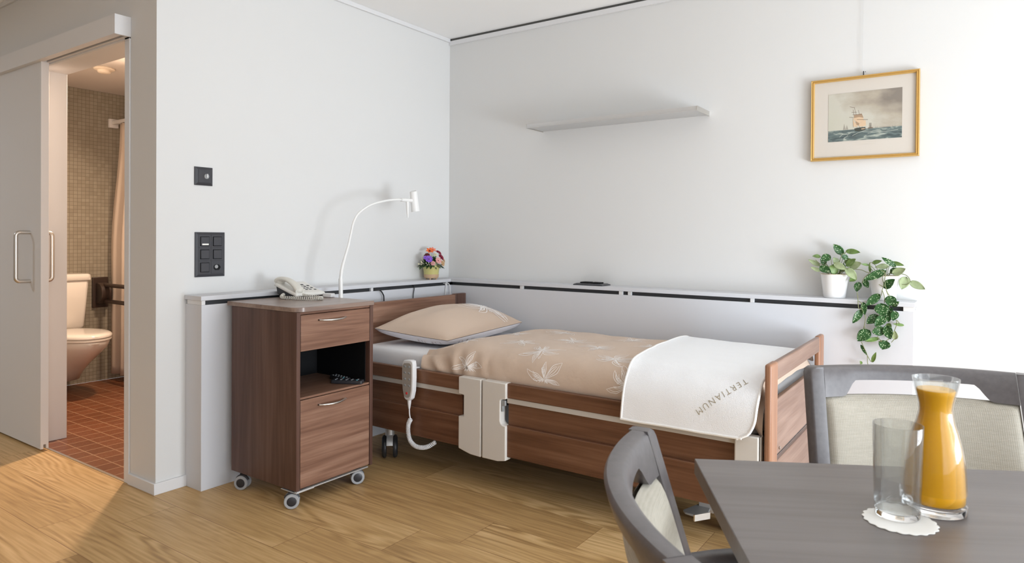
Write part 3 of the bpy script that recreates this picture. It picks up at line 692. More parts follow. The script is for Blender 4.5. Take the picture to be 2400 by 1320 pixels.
# ------------------------------------------------------------------ power outlet on the ledge, cables
t = thing('power_outlet', (1.13, -.065, .871), 'flat black double outlet box on the ledge under the shelf', 'outlet')
v0 = rrect(1.035, 1.225, -.118, -.012, .004); v1 = rrect(1.05, 1.21, -.106, -.022, .004)
MB().ring([[(x, y, .8714) for x, y in v0], [(x, y, .876) for x, y in v0], [(x, y, .882) for x, y in v1]]).build('frame', 'plate', t, smooth=0)
for a in (1.068, 1.136): MB().box(a, a + .056, -.092, -.036, .8815, .889).build('module', 'black', t, bevel=.002)
def cable(name, label, pts, r, mn): return tag(MB().tube(smooth_path(pts, 10), r, 8).build(name, mn, loc=pts[0], smooth=60), label, 'cable')
cable('power_cable', 'black cable hanging from the ledge gap nearest the lamp', [(.10, -.84, .841), (.132, -.812, .842), (.148, -.785, .836), (.151, -.762, .812), (.149, -.752, .775), (.147, -.75, .60), (.147, -.75, .42)], .0038, 'cable')
cable('power_cable', 'thin black cable hanging from the ledge gap at mid bed head', [(.10, -.47, .842), (.131, -.486, .843), (.140, -.490, .826), (.141, -.498, .790), (.141, -.505, .70), (.141, -.505, .55)], .0028, 'cable')
cable('power_cable', 'white cable looping from the ledge gap by the corner, the left one', [(.10, -.20, .842), (.130, -.190, .843), (.141, -.192, .825), (.143, -.200, .79), (.143, -.205, .70)], .0028, 'whitecable')
cable('power_cable', 'white cable looping from the ledge gap by the corner, the right one', [(.10, -.165, .842), (.131, -.172, .845), (.145, -.166, .835), (.147, -.158, .80), (.147, -.157, .70)], .0028, 'whitecable')

# ------------------------------------------------------------------ nursing bed
bed = thing('nursing_bed', (1.32, -.64, 0), 'walnut nursing bed with beige side rail posts, made up with tan bedding', 'bed')
BF = -1.112                                          # front plane of the side rails
h = MB().box(.252, .280, -1.108, -.168, .30, .7845).build('headboard', 'walnut_y', bed, bevel=.003)
MB().box(.250, .284, -.268, -.164, .30, .7885).build('headboard_post', 'walnut_z', h, bevel=.004)
MB().box(.250, .284, -1.112, -1.02, .30, .7885).build('headboard_post', 'walnut_z', h, bevel=.004)
fb = MB()
fb.box(2.3655, 2.3845, -1.022, -.262, .639, .706)
fb = fb.build('footboard', 'foot_y', bed, bevel=.005, seg=3)
for a, b in ((-1.115, -1.020), (-.264, -.168)): MB().box(2.363, 2.387, a, b, .16, .7095).build('footboard_post', 'foot_z', fb, bevel=.009, seg=4)
MB().box(2.366, 2.384, -1.021, -.263, .374, .573).build('footboard_panel', 'foot_y', fb, bevel=.003)
MB().box(2.366, 2.384, -1.021, -.263, .17, .350).build('footboard_lower_panel', 'foot_y', fb, bevel=.003)
MB().box(2.352, 2.3625, -1.02, -.264, .335, .392).build('gap_strip', 'white', fb, bevel=.002)  # white strip added behind the gap between the footboard panels
for z in (.392, .30): MB().cyl((2.385, -.985, z), (2.389, -.985, z), .0055, n=16).build('screw', 'steel', fb)
def side(x0, x1):
    y0, y1 = BF, BF + .024
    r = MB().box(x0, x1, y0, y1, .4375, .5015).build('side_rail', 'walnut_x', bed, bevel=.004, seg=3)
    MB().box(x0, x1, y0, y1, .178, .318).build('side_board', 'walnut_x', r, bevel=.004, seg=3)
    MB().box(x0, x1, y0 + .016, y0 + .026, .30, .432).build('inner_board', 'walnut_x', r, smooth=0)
    MB().box(x0, x1, y0 + .004, y0 + .020, .4150, .4375).build('grip_strip', 'strip', r, bevel=.001)
side(.285, 1.013); side(1.272, 2.262)
for a, b in ((.285, 1.14), (1.15, 2.26)): MB().box(a, b, -.172, -.150, .17, .50).build('far_side_rail', 'walnut_x', bed, bevel=.004)
pl = [(1.011, .503), (1.1395, .503), (1.1395, .155), (1.080, .157), (1.046, .165), (1.011, .174), (1.011, .322), (1.041, .324), (1.041, .421), (1.011, .424)]
p1 = MB().prism(pl, 'y', BF - .013, BF + .030).build('rail_post', 'beige', bed, bevel=.004, seg=3)
pr_ = [(1.1475, .503), (1.276, .503), (1.276, .434), (1.252, .431), (1.246, .425), (1.246, .336), (1.250, .326), (1.258, .319), (1.276, .316), (1.276, .164), (1.232, .155), (1.1475, .155)]
p2 = MB().prism(pr_, 'y', BF - .013, BF + .030).build('rail_post', 'beige', bed, bevel=.004, seg=3)
MB().box(1.2465, 1.268, BF - .006, BF + .006, .402, .426).box(1.2465, 1.256, BF - .006, BF + .006, .376, .402).build('release_lever', 'greyplastic', p2, bevel=.002)
MB().box(2.262, 2.346, BF - .004, BF + .03, .17, .452).build('rail_end_post', 'beige', bed, bevel=.005, seg=3)
box(2.3495, 2.3535, BF + .002, BF + .03, .17, .452).build('rail_end_trim', 'strip', bed, smooth=0)
MB().box(.33, 2.34, -1.075, -.20, .395, .436).build('mattress_base', 'phonedark', bed, bevel=.004)
for y in (-.98, -.30):
    MB().box(.37, 2.30, y - .02, y + .02, .17, .23).build('chassis_beam', 'beige', bed, bevel=.004)
MB().box(.36, .52, -1.05, -.22, .155, .20).build('chassis_crossbar', 'beige', bed, bevel=.004)
MB().box(2.12, 2.24, -1.0, -.25, .155, .20).build('chassis_crossbar', 'beige', bed, bevel=.004)
for x, y in ((.47, -1.02), (.47, -.32), (2.18, -.86), (2.18, -.34)):
    ax = Vector((.72, .69, 0)); tr = Vector((-.69, .72, 0)); c = Vector((x, y, .058)); up = Vector((0, 0, 1)); m = MB()
    m.ring([[c + tr * (math.cos(a) * rr) + up * (math.sin(a) * rr) + ax * h for rr, h in ((.066, -.016), (.068, 0), (.066, .016), (.056, .016), (.056, -.016))] for a in [PI * (-.02 + .92 * k / 16) for k in range(17)]])
    m.cyl((x, y, .116), (x, y, .165), .024, n=18)
    f = m.build('bed_caster', 'alu', bed, smooth=50)
    for s_ in (-1, 1):
        MB().ring([[c + ax * (s_ * hh) + (tr * math.cos(a) + up * math.sin(a)) * r for a in [2 * PI * i / 36 for i in range(36)]] for hh, r in ((.017, .046), (.019, .056), (.026, .058), (.034, .056), (.040, .046), (.041, .015))]).build('wheel', 'darkrubber', f, smooth=50)
# brake pedal and stay at the foot end
m = MB(); m.prism([(2.025, -.975), (2.04, -.995), (2.075, -1.0), (2.115, -.94), (2.10, -.86), (2.06, -.86)], 'z', .072, .080)
ped = m.build('brake_pedal', 'greyplastic', bed, bevel=.002)
MB().prism([(2.076, -1.0), (2.081, -1.0), (2.121, -.94), (2.116, -.94)], 'z', .055, .080).build('pedal_edge', 'steel', ped, smooth=0)
MB().box(2.06, 2.12, -.90, -.84, .06, .17).build('pedal_arm', 'alu', ped, bevel=.003)

# ------------------------------------------------------------------ mattress
def nz(x, y, z=0, s=1.): return noise.noise(Vector((x * s, y * s, z)))
MX0, MX1, MY0, MY1 = .295, 2.335, -1.062, -.195
m = MB(); rr = rrect(MX0, MX1, MY0, MY1, .05, 6)
def inset(d): return rrect(MX0 + d, MX1 - d, MY0 + d, MY1 - d, max(.05 - d, .012), 6)
rings = []
for z, d in ((.4375, .02), (.441, .008), (.45, .002), (.49, 0), (.53, 0), (.552, .003), (.564, .010), (.570, .022), (.572, .04)):
    rings.append([(x + .004 * nz(x, y, z, 6), y + .004 * nz(y, x, z, 6), z) for x, y in inset(d)])
m.ring(rings); tag(m.build('mattress', 'sheet', loc=(1.32, -.63, .4375), smooth=60), 'mattress in a smooth white sheet, showing beside the pillow', 'mattress')

# ------------------------------------------------------------------ cloth surfaces
class Path:
    """profile in y,z measured by arc length from the front"""
    def __init__(s, pts):
        s.p = [Vector((0, y, z)) for y, z in pts]; s.p = smooth_path(s.p, 6); s.d = [0]
        for a, b in zip(s.p, s.p[1:]): s.d.append(s.d[-1] + (b - a).length)
        s.len = s.d[-1]
    def at(s, t):
        t = max(0, min(s.len - 1e-6, t))
        lo, hi = 0, len(s.d) - 1
        while hi - lo > 1:
            md = (lo + hi) // 2
            if s.d[md] <= t: lo = md
            else: hi = md
        q = s.p[lo].lerp(s.p[hi], (t - s.d[lo]) / max(1e-9, s.d[hi] - s.d[lo])); return q.y, q.z
    def s_of_y(s, y):
        for a, b, d in zip(s.p, s.p[1:], s.d):
            if a.y <= y <= b.y and a.z > .6: return d + (y - a.y) / max(1e-9, b.y - a.y) * (b - a).length
        return s.len
    def s_of_z(s, z):
        for a, b, d in zip(s.p, s.p[1:], s.d):
            if a.z <= z <= b.z: return d + (z - a.z) / max(1e-9, b.z - a.z) * (b - a).length
        return 0
DP = Path([(-1.070, .475), (-1.086, .500), (-1.0895, .516), (-1.088, .545), (-1.078, .580), (-1.056, .611), (-1.020, .631), (-.96, .641), (-.85, .645), (-.65, .645), (-.45, .640), (-.32, .631), (-.245, .617), (-.205, .593), (-.188, .560), (-.186, .535)])
DX0, DX1 = .785, 2.352
def duvet(x, s):
    y, z = DP.at(s)
    # left end rounds down to the mattress, the front corner pulled a little to the left
    xx = x
    e = .30 + .70 * sst(DX0, DX0 + .20, x) ** .7
    zb = .5735 if y > -1.055 else .50
    fr_ = sst(-1.03, -1.075, y)
    z0 = z
    if z > zb: z = zb + (z - zb) * lerp(e, max(e, .75), fr_)
    z += .0085 * nz(x * 3.6, y * 5, 1.3) * sst(.56, .62, z0) + .0045 * nz(x * 9 + y * 3, y * 7, 4.)
    # gathers running in from the left front corner
    g = math.exp(-((x - .93) / .17) ** 2) * sst(.64, .56, z0) * sst(.49, .52, z0)
    y += .009 * math.sin(x * 74 + z0 * 18 + 2 * nz(x * 8, z0 * 9)) * g - .004 * nz(x * 7, z0 * 6) * fr_
    if x > 1.015: y = max(y, -1.094 if z > .505 else -1.086)
    xx = x - .035 * fr_ * (1 - sst(DX0, DX0 + .2, x)) 
    # foot end drops between mattress and footboard
    f = sst(DX1 - .05, DX1, x); z -= .05 * f * f
    return Vector((xx, y, z))
def off(fn, x, s, d):
    a = fn(x + .004, s) - fn(x - .004, s); b = fn(x, s + .004) - fn(x, s - .004)
    n = a.cross(b).normalized(); return fn(x, s) + n * d
def ribbon(mb, fn, pts, wd, d, mi):
    n = len(pts); v = []
    for i, p in enumerate(pts):
        q = pts[min(i + 1, n - 1)]; r = pts[max(i - 1, 0)]; dx, dy = q[0] - r[0], q[1] - r[1]; l = math.hypot(dx, dy) or 1
        w = wd * (.55 + .45 * math.sin(PI * i / (n - 1)))
        nx, ny = -dy / l * w / 2, dx / l * w / 2
        v += [off(fn, p[0] + nx, p[1] + ny, d), off(fn, p[0] - nx, p[1] - ny, d)]
    mb.add(v, [(2 * i, 2 * i + 1, 2 * i + 3, 2 * i + 2) for i in range(n - 1)], mi)
def lily(mb, fn, cx, cs, R, rot, seed, wd=.0024, mi=1, d=.0009, squash=1., lim=None, npet=6):
    rg = random.Random(seed)
    def T(px, py):
        a = rot; x, y = px * math.cos(a) - py * math.sin(a), px * math.sin(a) + py * math.cos(a); return (cx + x, cs + y * squash)
    for k in range(npet):
        a = 2 * PI * k / npet + rg.uniform(-.22, .22); ln = R * rg.uniform(.8, 1.25); bend = rg.uniform(-.5, .5); pw_ = ln * rg.uniform(.11, .17)
        for sgn in (-1, -.45, .1, .55, 1):
            pts = []; l2 = ln * (1 if abs(sgn) == 1 else rg.uniform(.6, .88))
            for i in range(13):
                u = i / 12; aa = a + bend * u * u
                lat = sgn * pw_ * max(0, math.sin(PI * min(1, u * l2 / ln))) ** .8 * (1 + .18 * math.sin(8 * u + seed + k)); r = l2 * (.05 + .95 * u)
                pts.append(T(r * math.cos(aa) - lat * math.sin(aa), r * math.sin(aa) + lat * math.cos(aa)))
            if lim: pts = [p for p in pts if lim(p)]
            if len(pts) > 2: ribbon(mb, fn, pts, wd, d, mi)
    for k in range(6):
        a = rg.uniform(0, 2 * PI); ln = R * rg.uniform(.35, .62); b2 = rg.uniform(-.6, .6)
        pts = [T(ln * u * math.cos(a + b2 * u), ln * u * math.sin(a + b2 * u)) for u in [i / 7 for i in range(8)]]
        if lim: pts = [p for p in pts if lim(p)]
        if len(pts) < 3: continue
        ribbon(mb, fn, pts, wd * .8, d, mi)
        if len(pts) == 8:
            c = pts[-1]; r = R * .055
            ribbon(mb, fn, [(c[0] + r * math.cos(b), c[1] + r * squash * math.sin(b)) for b in [2 * PI * i / 8 for i in range(9)]], wd * .8, d, mi)
m = MB(); NU, NV = 150, 90
m.grid(lambda u, v: duvet(lerp(DX0, DX1, u), DP.len * v), NU, NV)
dl = lambda p: DX0 + .02 < p[0] < 2.33 and .052 < p[1] < DP.len - .05
for i, (x, yz, R, rt) in enumerate(((1.035, ('z', .545), .075, .3), (1.452, ('z', .540), .080, 1.9), (1.83, ('z', .560), .07, .8), (1.385, -1.00, .085, .5), (1.19, -.87, .085, 1.2), (1.735, -.985, .085, 2.), (1.74, -.62, .08, .2),
                                    (1.555, -.80, .085, 2.6), (1.345, -.66, .085, .9), (1.17, -.45, .08, 1.7), (1.57, -.45, .08, .4), (.98, -.62, .08, 2.2), (.93, -.95, .075, 2.9))):
    s = DP.s_of_z(yz[1]) if isinstance(yz, tuple) else DP.s_of_y(yz)
    lily(m, duvet, x, s, R * 1.08, rt, i + 3, lim=dl)
m.build('duvet', ['duvet', 'thread'], loc=(1.55, -.63, .5735), smooth=80)
tag(bpy.data.objects['duvet'], 'tan duvet printed with white line lilies, spread over the bed', 'duvet')

# towel across the foot end
TP = Path([(-1.1315, .440), (-1.1315, .47), (-1.1315, .500), (-1.128, .535), (-1.118, .570), (-1.098, .605), (-1.066, .634), (-1.025, .652), (-.96, .659), (-.85, .662), (-.65, .662), (-.45, .658), (-.32, .650), (-.255, .640), (-.222, .624), (-.205, .600)])
def towel(u, s):
    """u 0..1 along the bed, s arc length from the hanging hem"""
    f = s / TP.len
    xl = 1.832 - .062 * sst(.10, .95, f) + .006 * math.sin(f * 9); xr = 2.345
    y, z = TP.at(s)
    if s < .16:                                       # rounded lower right corner
        r = .085; k = max(0, r - s) / r; xr -= .055 * (1 - math.sqrt(max(0, 1 - k * k))) + .012 * (1 - s / .16)
    x = lerp(xl, xr, u)
    lift = .0040 * nz(x * 5, s * 5, 2.) + .0018 * nz(x * 13, s * 13, 5.)
    z += max(-.002, lift) + .004 * math.exp(-((u) / .04) ** 2) * (1 if s > .2 else 0)
    y += -.003 * abs(nz(x * 6, z * 5, 7.)) * sst(.2, .05, s) - .004 * sst(.08, 0, s)
    z += .010 * sst(.62, 1., f) * math.exp(-((u - .15) / .2) ** 2)
    if y > -1.05: z = max(z, duvet(min(x, 2.28), DP.s_of_y(y)).z + .0065)
    f2 = sst(2.30, 2.35, x); z -= .012 * f2 * sst(.2, .3, s)
    return Vector((x, y, z))
m = MB(); m.grid(lambda u, v: towel(u, TP.len * v), 90, 130)
tw = tag(m.build('towel', 'towel', loc=(2.08, -.65, .44), solid=.007, smooth=80), 'white terry towel with gold lettering folded over the foot of the bed', 'towel')
def towel_edge(pts, r=.0052): return smooth_path([off(towel, u, s, .001) for u, s in pts], 2)
m = MB()
m.tube(towel_edge([(.004, TP.len * k / 60) for k in range(61)]), .0055, 8)
m.tube(towel_edge([(k / 30, .003) for k in range(31)]), .0058, 8)
m.tube(towel_edge([(.997, TP.len * k / 60) for k in range(61)]), .0055, 8)
m.tube(towel_edge([(k / 30, TP.len - .004) for k in range(31)]), .005, 8)
m.build('hem', 'hem', tw, smooth=80)
# lettering, mapped onto the towel
cu = bpy.data.curves.new('lettering', 'FONT'); cu.body = 'TERTIANUM'; cu.size = .0355; cu.space_character = 1.32; cu.align_x = 'LEFT'; cu.resolution_u = 3; cu.offset = -.0006
fo = bpy.data.objects.new('lettering_source', cu); COL.objects.link(fo)
bpy.context.view_layer.update()
tm = bpy.data.meshes.new_from_object(fo.evaluated_get(bpy.context.evaluated_depsgraph_get()))
bpy.data.objects.remove(fo); bpy.data.curves.remove(cu)
import bmesh
bm = bmesh.new(); bm.from_mesh(tm); bmesh.ops.triangulate(bm, faces=bm.faces)
bmesh.ops.subdivide_edges(bm, edges=[e_ for e_ in bm.edges if e_.calc_length() > .008], cuts=3)
bm.to_mesh(tm); bm.free()
wdt = max(v.co.x for v in tm.vertices)
LX0, LZ0, LX1, LZ1 = 2.292, TP.s_of_z(.632), 2.138, TP.s_of_z(.512)
dv = Vector((LX1 - LX0, LZ1 - LZ0)); ln = dv.length; dv /= ln; uv = Vector((-dv.y, dv.x))
def put(px, py):
    q = Vector((LX0, LZ0)) + dv * (px / wdt * ln) + uv * (py * 1.0)
    f = q.y / TP.len; xl = 1.832 - .062 * sst(.10, .95, f); u = (q.x - xl) / (2.345 - xl)
    a = towel(u + .005, q.y) - towel(u - .005, q.y); b = towel(u, q.y + .004) - towel(u, q.y - .004)
    return towel(u, q.y) + a.cross(b).normalized() * .0048
m = MB(); m.add([put(v.co.x, v.co.y - .012) for v in tm.vertices], [tuple(p.vertices) for p in tm.polygons])
tag(m.build('lettering', 'gold_thread', tw, smooth=0), 'gold embroidered lettering')

# ------------------------------------------------------------------ pillow
PC = {(-1, -1): Vector((.352, -1.018, .660)), (1, -1): Vector((.778, -.930, .622)), (1, 1): Vector((.738, -.195, .640)), (-1, 1): Vector((.318, -.235, .665))}
def pil(u, v, top):
    a = lerp(PC[(-1, -1)], PC[(1, -1)], (u + 1) / 2); b = lerp(PC[(-1, 1)], PC[(1, 1)], (u + 1) / 2)
    p = lerp(a, b, (v + 1) / 2); c = (PC[(-1, -1)] + PC[(1, 1)] + PC[(1, -1)] + PC[(-1, 1)]) / 4
    # edges draw in between the corners
    pin = .035 * ((1 - u * u) * abs(v) ** 3 + (1 - v * v) * abs(u) ** 3); p = p + (c - p) * pin * 1.5
    r = (max(0, 1 - abs(u) ** 2.3) ** .55) * (max(0, 1 - abs(v) ** 2.3) ** .55)
    ed = (1 - abs(u) ** 4) * (1 - abs(v) ** 4)
    if top: z = p.z + .112 * r + .007 * nz(u * 2.2, v * 2.2, 3) * ed + .006 * math.sin(11 * (u - v)) * math.exp(-((u + .6) ** 2 + (v + .8) ** 2) / .10) * ed
    else: z = max(.5745 + .0015 * nz(u * 4, v * 4), p.z - .056 * r ** .5 - .002)
    # the seam droops along the open sides
    z -= .008 * (1 - u * u) * max(0, -v) ** 2 + .004 * (1 - v * v) * max(0, u) ** 2
    if not top: z = max(.5745, z)
    return Vector((max(.290, p.x), p.y, z))
m = MB(); m.grid(lambda a, b: pil(2 * a - 1, 2 * b - 1, True), 56, 64, 0); m.grid(lambda a, b: pil(2 * a - 1, 2 * b - 1, False), 40, 48, 1)
pf = lambda u, v: pil(max(-1, min(1, u)), max(-1, min(1, v)), True)
lily(m, pf, .34, .40, .66, 2.2, 21, wd=.016, mi=2, d=.003, squash=.60, npet=9, lim=lambda p: abs(p[0]) < .97 and abs(p[1]) < .97)
pb = lambda u, v: pil(max(-1, min(1, u)), max(-1, min(1, v)), False)
def inv_off(pts):
    n = len(pts); v = []
    for i, p in enumerate(pts):
        q = pts[min(i + 1, n - 1)]; r = pts[max(i - 1, 0)]; dx, dy = q[0] - r[0], q[1] - r[1]; l = math.hypot(dx, dy) or 1
        for s in (1, -1):
            a, b = p[0] - s * dy / l * .004, p[1] + s * dx / l * .004
            v.append(off(pb, a, b, -.0012))
    m.add(v, [(2 * i, 2 * i + 1, 2 * i + 3, 2 * i + 2) for i in range(n - 1)], 3)
for k, u in enumerate((.15, .22, .30, .55, .62, .70, .80)): inv_off([(u + .05 * math.sin(2 * i / 6 + k), -.995 + .16 * i / 6) for i in range(7)])
for k, v in enumerate((-.72, -.66, -.55, -.50, -.35, -.30)): inv_off([(.995 - .14 * i / 6, v + .04 * math.sin(2 * i / 6 + k)) for i in range(7)])
tag(m.build('pillow', ['pillow', 'lilac', 'thread', 'thread_dark'], loc=(.55, -.6, .5745), smooth=80), 'plump tan pillow with a white line lily and pale underside', 'pillow')

# ------------------------------------------------------------------ hand control
t = thing('hand_control', (.722, -1.135, .36), 'grey and white bed hand control hanging by a coiled cord on the side rail', 'remote control')
out = [(.702, .532), (.690, .545), (.738, .552), (.757, .540), (.758, .47), (.757, .405), (.748, .366), (.735, .358), (.712, .358), (.700, .366), (.688, .41), (.685, .47), (.685, .53)]
out = [(.690, .540), (.698, .549), (.742, .552), (.755, .545), (.758, .53), (.759, .47), (.756, .405), (.746, .368), (.734, .358), (.712, .358), (.700, .366), (.689, .41), (.685, .47), (.685, .53)]
bd = MB().prism(out, 'y', -1.158, -1.130).build('housing', 'white', t, bevel=.005, seg=3)
cxm, czm = .7215, .455
kp = MB().prism([(cxm + (x - cxm) * .80, czm + (z - czm) * .86) for x, z in out], 'y', -1.1605, -1.157).build('keypad', 'grey_btn', bd, bevel=.001)
for i in range(4):
    for j in range(2):
        MB().ball((.708 + j * .026, -1.1605, .520 - i * .030), .0085, .0015, .0055, n=8).build('button', 'greyplastic', kp, smooth=60)
MB().ball((.720, -1.1605, .392), .0065, .002, .0065, n=8).build('lock_button', 'redmark', kp, smooth=60)
MB().box(.706, .738, -1.131, -1.1135, .500, .545).box(.706, .738, -1.1135, -1.084, .505, .510).build('hook', 'white', bd, bevel=.002)
MB().tube([(.7225, -1.144, .360), (.7225, -1.144, .340), (.7215, -1.143, .315)], [.0105, .0085, .0045], 16).build('strain_relief', 'white', t)
c1 = smooth_path([(.7215, -1.143, .318), (.722, -1.141, .285), (.727, -1.139, .262)], 6)
MB().tube(c1, .0032, 8).build('cord', 'white', t, smooth=60)
cc = coil([(.727, -1.139, .264), (.712, -1.139, .235), (.712, -1.139, .195), (.726, -1.139, .160), (.755, -1.137, .140), (.790, -1.128, .136), (.822, -1.115, .145), (.850, -1.098, .166)], .0088, 40, .0024)
MB().tube(cc, .0026, 5).build('coiled_cord', 'white', t, smooth=60)

# ------------------------------------------------------------------ trailing plants
L1=[(2.44,-0.04,1.076,2.402,-0.056,1.121,0.03,'s'),(2.457,-0.04,1.089,2.516,-0.056,1.084,0.022,'g'),(2.462,-0.05,1.055,2.435,-0.066,1.071,0.022,'s'),(2.394,-0.09,1.066,2.358,-0.106,1.043,0.034,'s'),(2.347,-0.06,1.062,2.316,-0.076,1.064,0.016,'g'),(2.345,-0.07,1.02,2.299,-0.086,1.047,0.018,'p'),(2.354,-0.1,0.996,2.315,-0.116,1.012,0.016,'p'),(2.359,-0.12,1.013,2.408,-0.136,0.991,0.03,'s'),(2.465,-0.09,1.024,2.506,-0.106,1.055,0.026,'g'),(2.483,-0.1,1.016,2.53,-0.116,1.037,0.032,'p'),(2.47,-0.12,1.009,2.514,-0.136,0.962,0.032,'p'),(2.502,-0.09,0.967,2.48,-0.106,0.951,0.022,'g'),(2.428,-0.11,0.988,2.401,-0.126,1.022,0.032,'g'),(2.42,-0.05,1.031,2.403,-0.066,1.058,0.026,'p'),(2.45,-0.04,1.035,2.476,-0.056,1.054,0.022,'g'),(2.37,-0.06,1.03,2.35,-0.076,1.049,0.028,'s'),(2.42,-0.125,1.033,2.471,-0.141,1.007,0.026,'p'),(2.444,-0.08,0.998,2.454,-0.096,1.033,0.028,'s'),(2.404,-0.07,0.997,2.418,-0.086,1.03,0.028,'g')]
L2=[(2.66,-0.07,1.025,2.608,-0.086,1.064,0.02,'s'),(2.642,-0.05,1.041,2.693,-0.066,1.029,0.016,'g'),(2.653,-0.09,0.994,2.703,-0.106,1.017,0.028,'p'),(2.567,-0.05,1.037,2.606,-0.066,1.048,0.016,'g'),(2.628,-0.04,1.024,2.578,-0.056,1.019,0.022,'p'),(2.624,-0.13,1.004,2.543,-0.146,0.961,0.03,'s'),(2.543,-0.12,0.958,2.561,-0.136,0.928,0.022,'s'),(2.523,-0.13,0.948,2.516,-0.146,0.908,0.028,'s'),(2.624,-0.135,0.932,2.665,-0.151,0.971,0.032,'s'),(2.702,-0.08,0.977,2.687,-0.096,0.925,0.036,'p'),(2.72,-0.08,0.957,2.776,-0.096,0.928,0.028,'p'),(2.64,-0.07,0.994,2.666,-0.086,1.019,0.02,'s'),(2.557,-0.05,0.996,2.557,-0.066,1.039,0.01,'g'),(2.552,-0.06,1.027,2.524,-0.076,1.032,0.01,'g'),(2.605,-0.14,0.898,2.554,-0.156,0.85,0.03,'s'),(2.614,-0.155,0.86,2.621,-0.171,0.809,0.048,'s'),(2.654,-0.15,0.895,2.647,-0.166,0.852,0.038,'s'),(2.656,-0.155,0.854,2.684,-0.171,0.875,0.02,'s'),(2.537,-0.155,0.826,2.504,-0.171,0.768,0.026,'s'),(2.543,-0.15,0.86,2.552,-0.166,0.808,0.022,'s'),(2.602,-0.15,0.806,2.559,-0.166,0.77,0.034,'s'),(2.631,-0.162,0.808,2.593,-0.178,0.762,0.034,'s'),(2.646,-0.15,0.835,2.644,-0.166,0.784,0.03,'s'),(2.67,-0.155,0.83,2.662,-0.171,0.791,0.028,'s'),(2.7,-0.15,0.772,2.662,-0.166,0.777,0.012,'g'),(2.569,-0.165,0.739,2.525,-0.181,0.692,0.044,'s'),(2.626,-0.155,0.746,2.58,-0.171,0.735,0.036,'s'),(2.635,-0.16,0.764,2.655,-0.176,0.71,0.034,'s'),(2.668,-0.15,0.71,2.669,-0.166,0.748,0.022,'p'),(2.606,-0.155,0.707,2.554,-0.171,0.691,0.016,'g'),(2.636,-0.16,0.697,2.622,-0.176,0.662,0.04,'s'),(2.537,-0.155,0.67,2.562,-0.171,0.631,0.012,'s'),(2.582,-0.155,0.601,2.598,-0.171,0.647,0.014,'g'),(2.54,-0.15,0.587,2.534,-0.166,0.601,0.01,'g'),(2.645,-0.145,0.84,2.661,-0.161,0.831,0.018,'s'),(2.637,-0.145,0.771,2.656,-0.161,0.76,0.018,'g')]
V1=[[(2.421,-0.07,0.987),(2.42,-0.07,1.001),(2.44,-0.07,1.067),(2.447,-0.07,1.078)],[(2.444,-0.05,1.077),(2.452,-0.05,1.081),(2.459,-0.05,1.089)],[(2.424,-0.09,0.988),(2.385,-0.09,1.018),(2.353,-0.09,1.028),(2.332,-0.09,1.046)],[(2.436,-0.1,0.988),(2.459,-0.1,1.005),(2.483,-0.1,1.016)]]
V2=[[(2.577,-0.07,0.992),(2.563,-0.07,1.012),(2.559,-0.07,1.036),(2.572,-0.07,1.039)],[(2.583,-0.1,0.992),(2.553,-0.1,0.995),(2.525,-0.1,1.006),(2.483,-0.1,1.008)],[(2.562,-0.12,0.992),(2.542,-0.12,0.97),(2.533,-0.12,0.946)],[(2.625,-0.145,0.994),(2.617,-0.145,0.976),(2.622,-0.145,0.946),(2.617,-0.145,0.921),(2.613,-0.145,0.896)],[(2.61,-0.15,1.011),(2.628,-0.15,0.995),(2.627,-0.15,0.967),(2.631,-0.15,0.932),(2.64,-0.15,0.907),(2.649,-0.15,0.898)],[(2.68,-0.09,0.994),(2.704,-0.09,0.987),(2.718,-0.09,0.968),(2.715,-0.09,0.953),(2.704,-0.09,0.945)],[(2.676,-0.09,0.945),(2.704,-0.09,0.946)],[(2.603,-0.14,0.945),(2.621,-0.14,0.934)],[(2.519,-0.16,0.908),(2.523,-0.16,0.874),(2.526,-0.16,0.836),(2.537,-0.16,0.834),(2.549,-0.16,0.815),(2.554,-0.16,0.795),(2.549,-0.16,0.757),(2.54,-0.16,0.727)],[(2.525,-0.155,0.868),(2.54,-0.155,0.857)],[(2.55,-0.165,0.758),(2.555,-0.165,0.744)],[(2.617,-0.155,0.922),(2.626,-0.155,0.896),(2.627,-0.155,0.865)],[(2.633,-0.155,0.922),(2.641,-0.155,0.9),(2.646,-0.155,0.896)],[(2.647,-0.16,0.851),(2.642,-0.16,0.838)],[(2.672,-0.162,0.795),(2.676,-0.162,0.777),(2.668,-0.162,0.75),(2.662,-0.162,0.73)],[(2.675,-0.162,0.795),(2.689,-0.162,0.777)],[(2.669,-0.162,0.713),(2.656,-0.162,0.695)],[(2.604,-0.165,0.719),(2.606,-0.165,0.708),(2.621,-0.165,0.698)],[(2.651,-0.165,0.712),(2.636,-0.165,0.701)],[(2.606,-0.165,0.697),(2.621,-0.165,0.695)],[(2.539,-0.165,0.687),(2.551,-0.165,0.66),(2.563,-0.165,0.629),(2.565,-0.165,0.595),(2.572,-0.165,0.581),(2.587,-0.165,0.569)],[(2.563,-0.165,0.629),(2.577,-0.165,0.605),(2.583,-0.165,0.603)],[(2.535,-0.16,0.588),(2.539,-0.16,0.571)],[(2.571,-0.165,0.584),(2.567,-0.165,0.575)]]

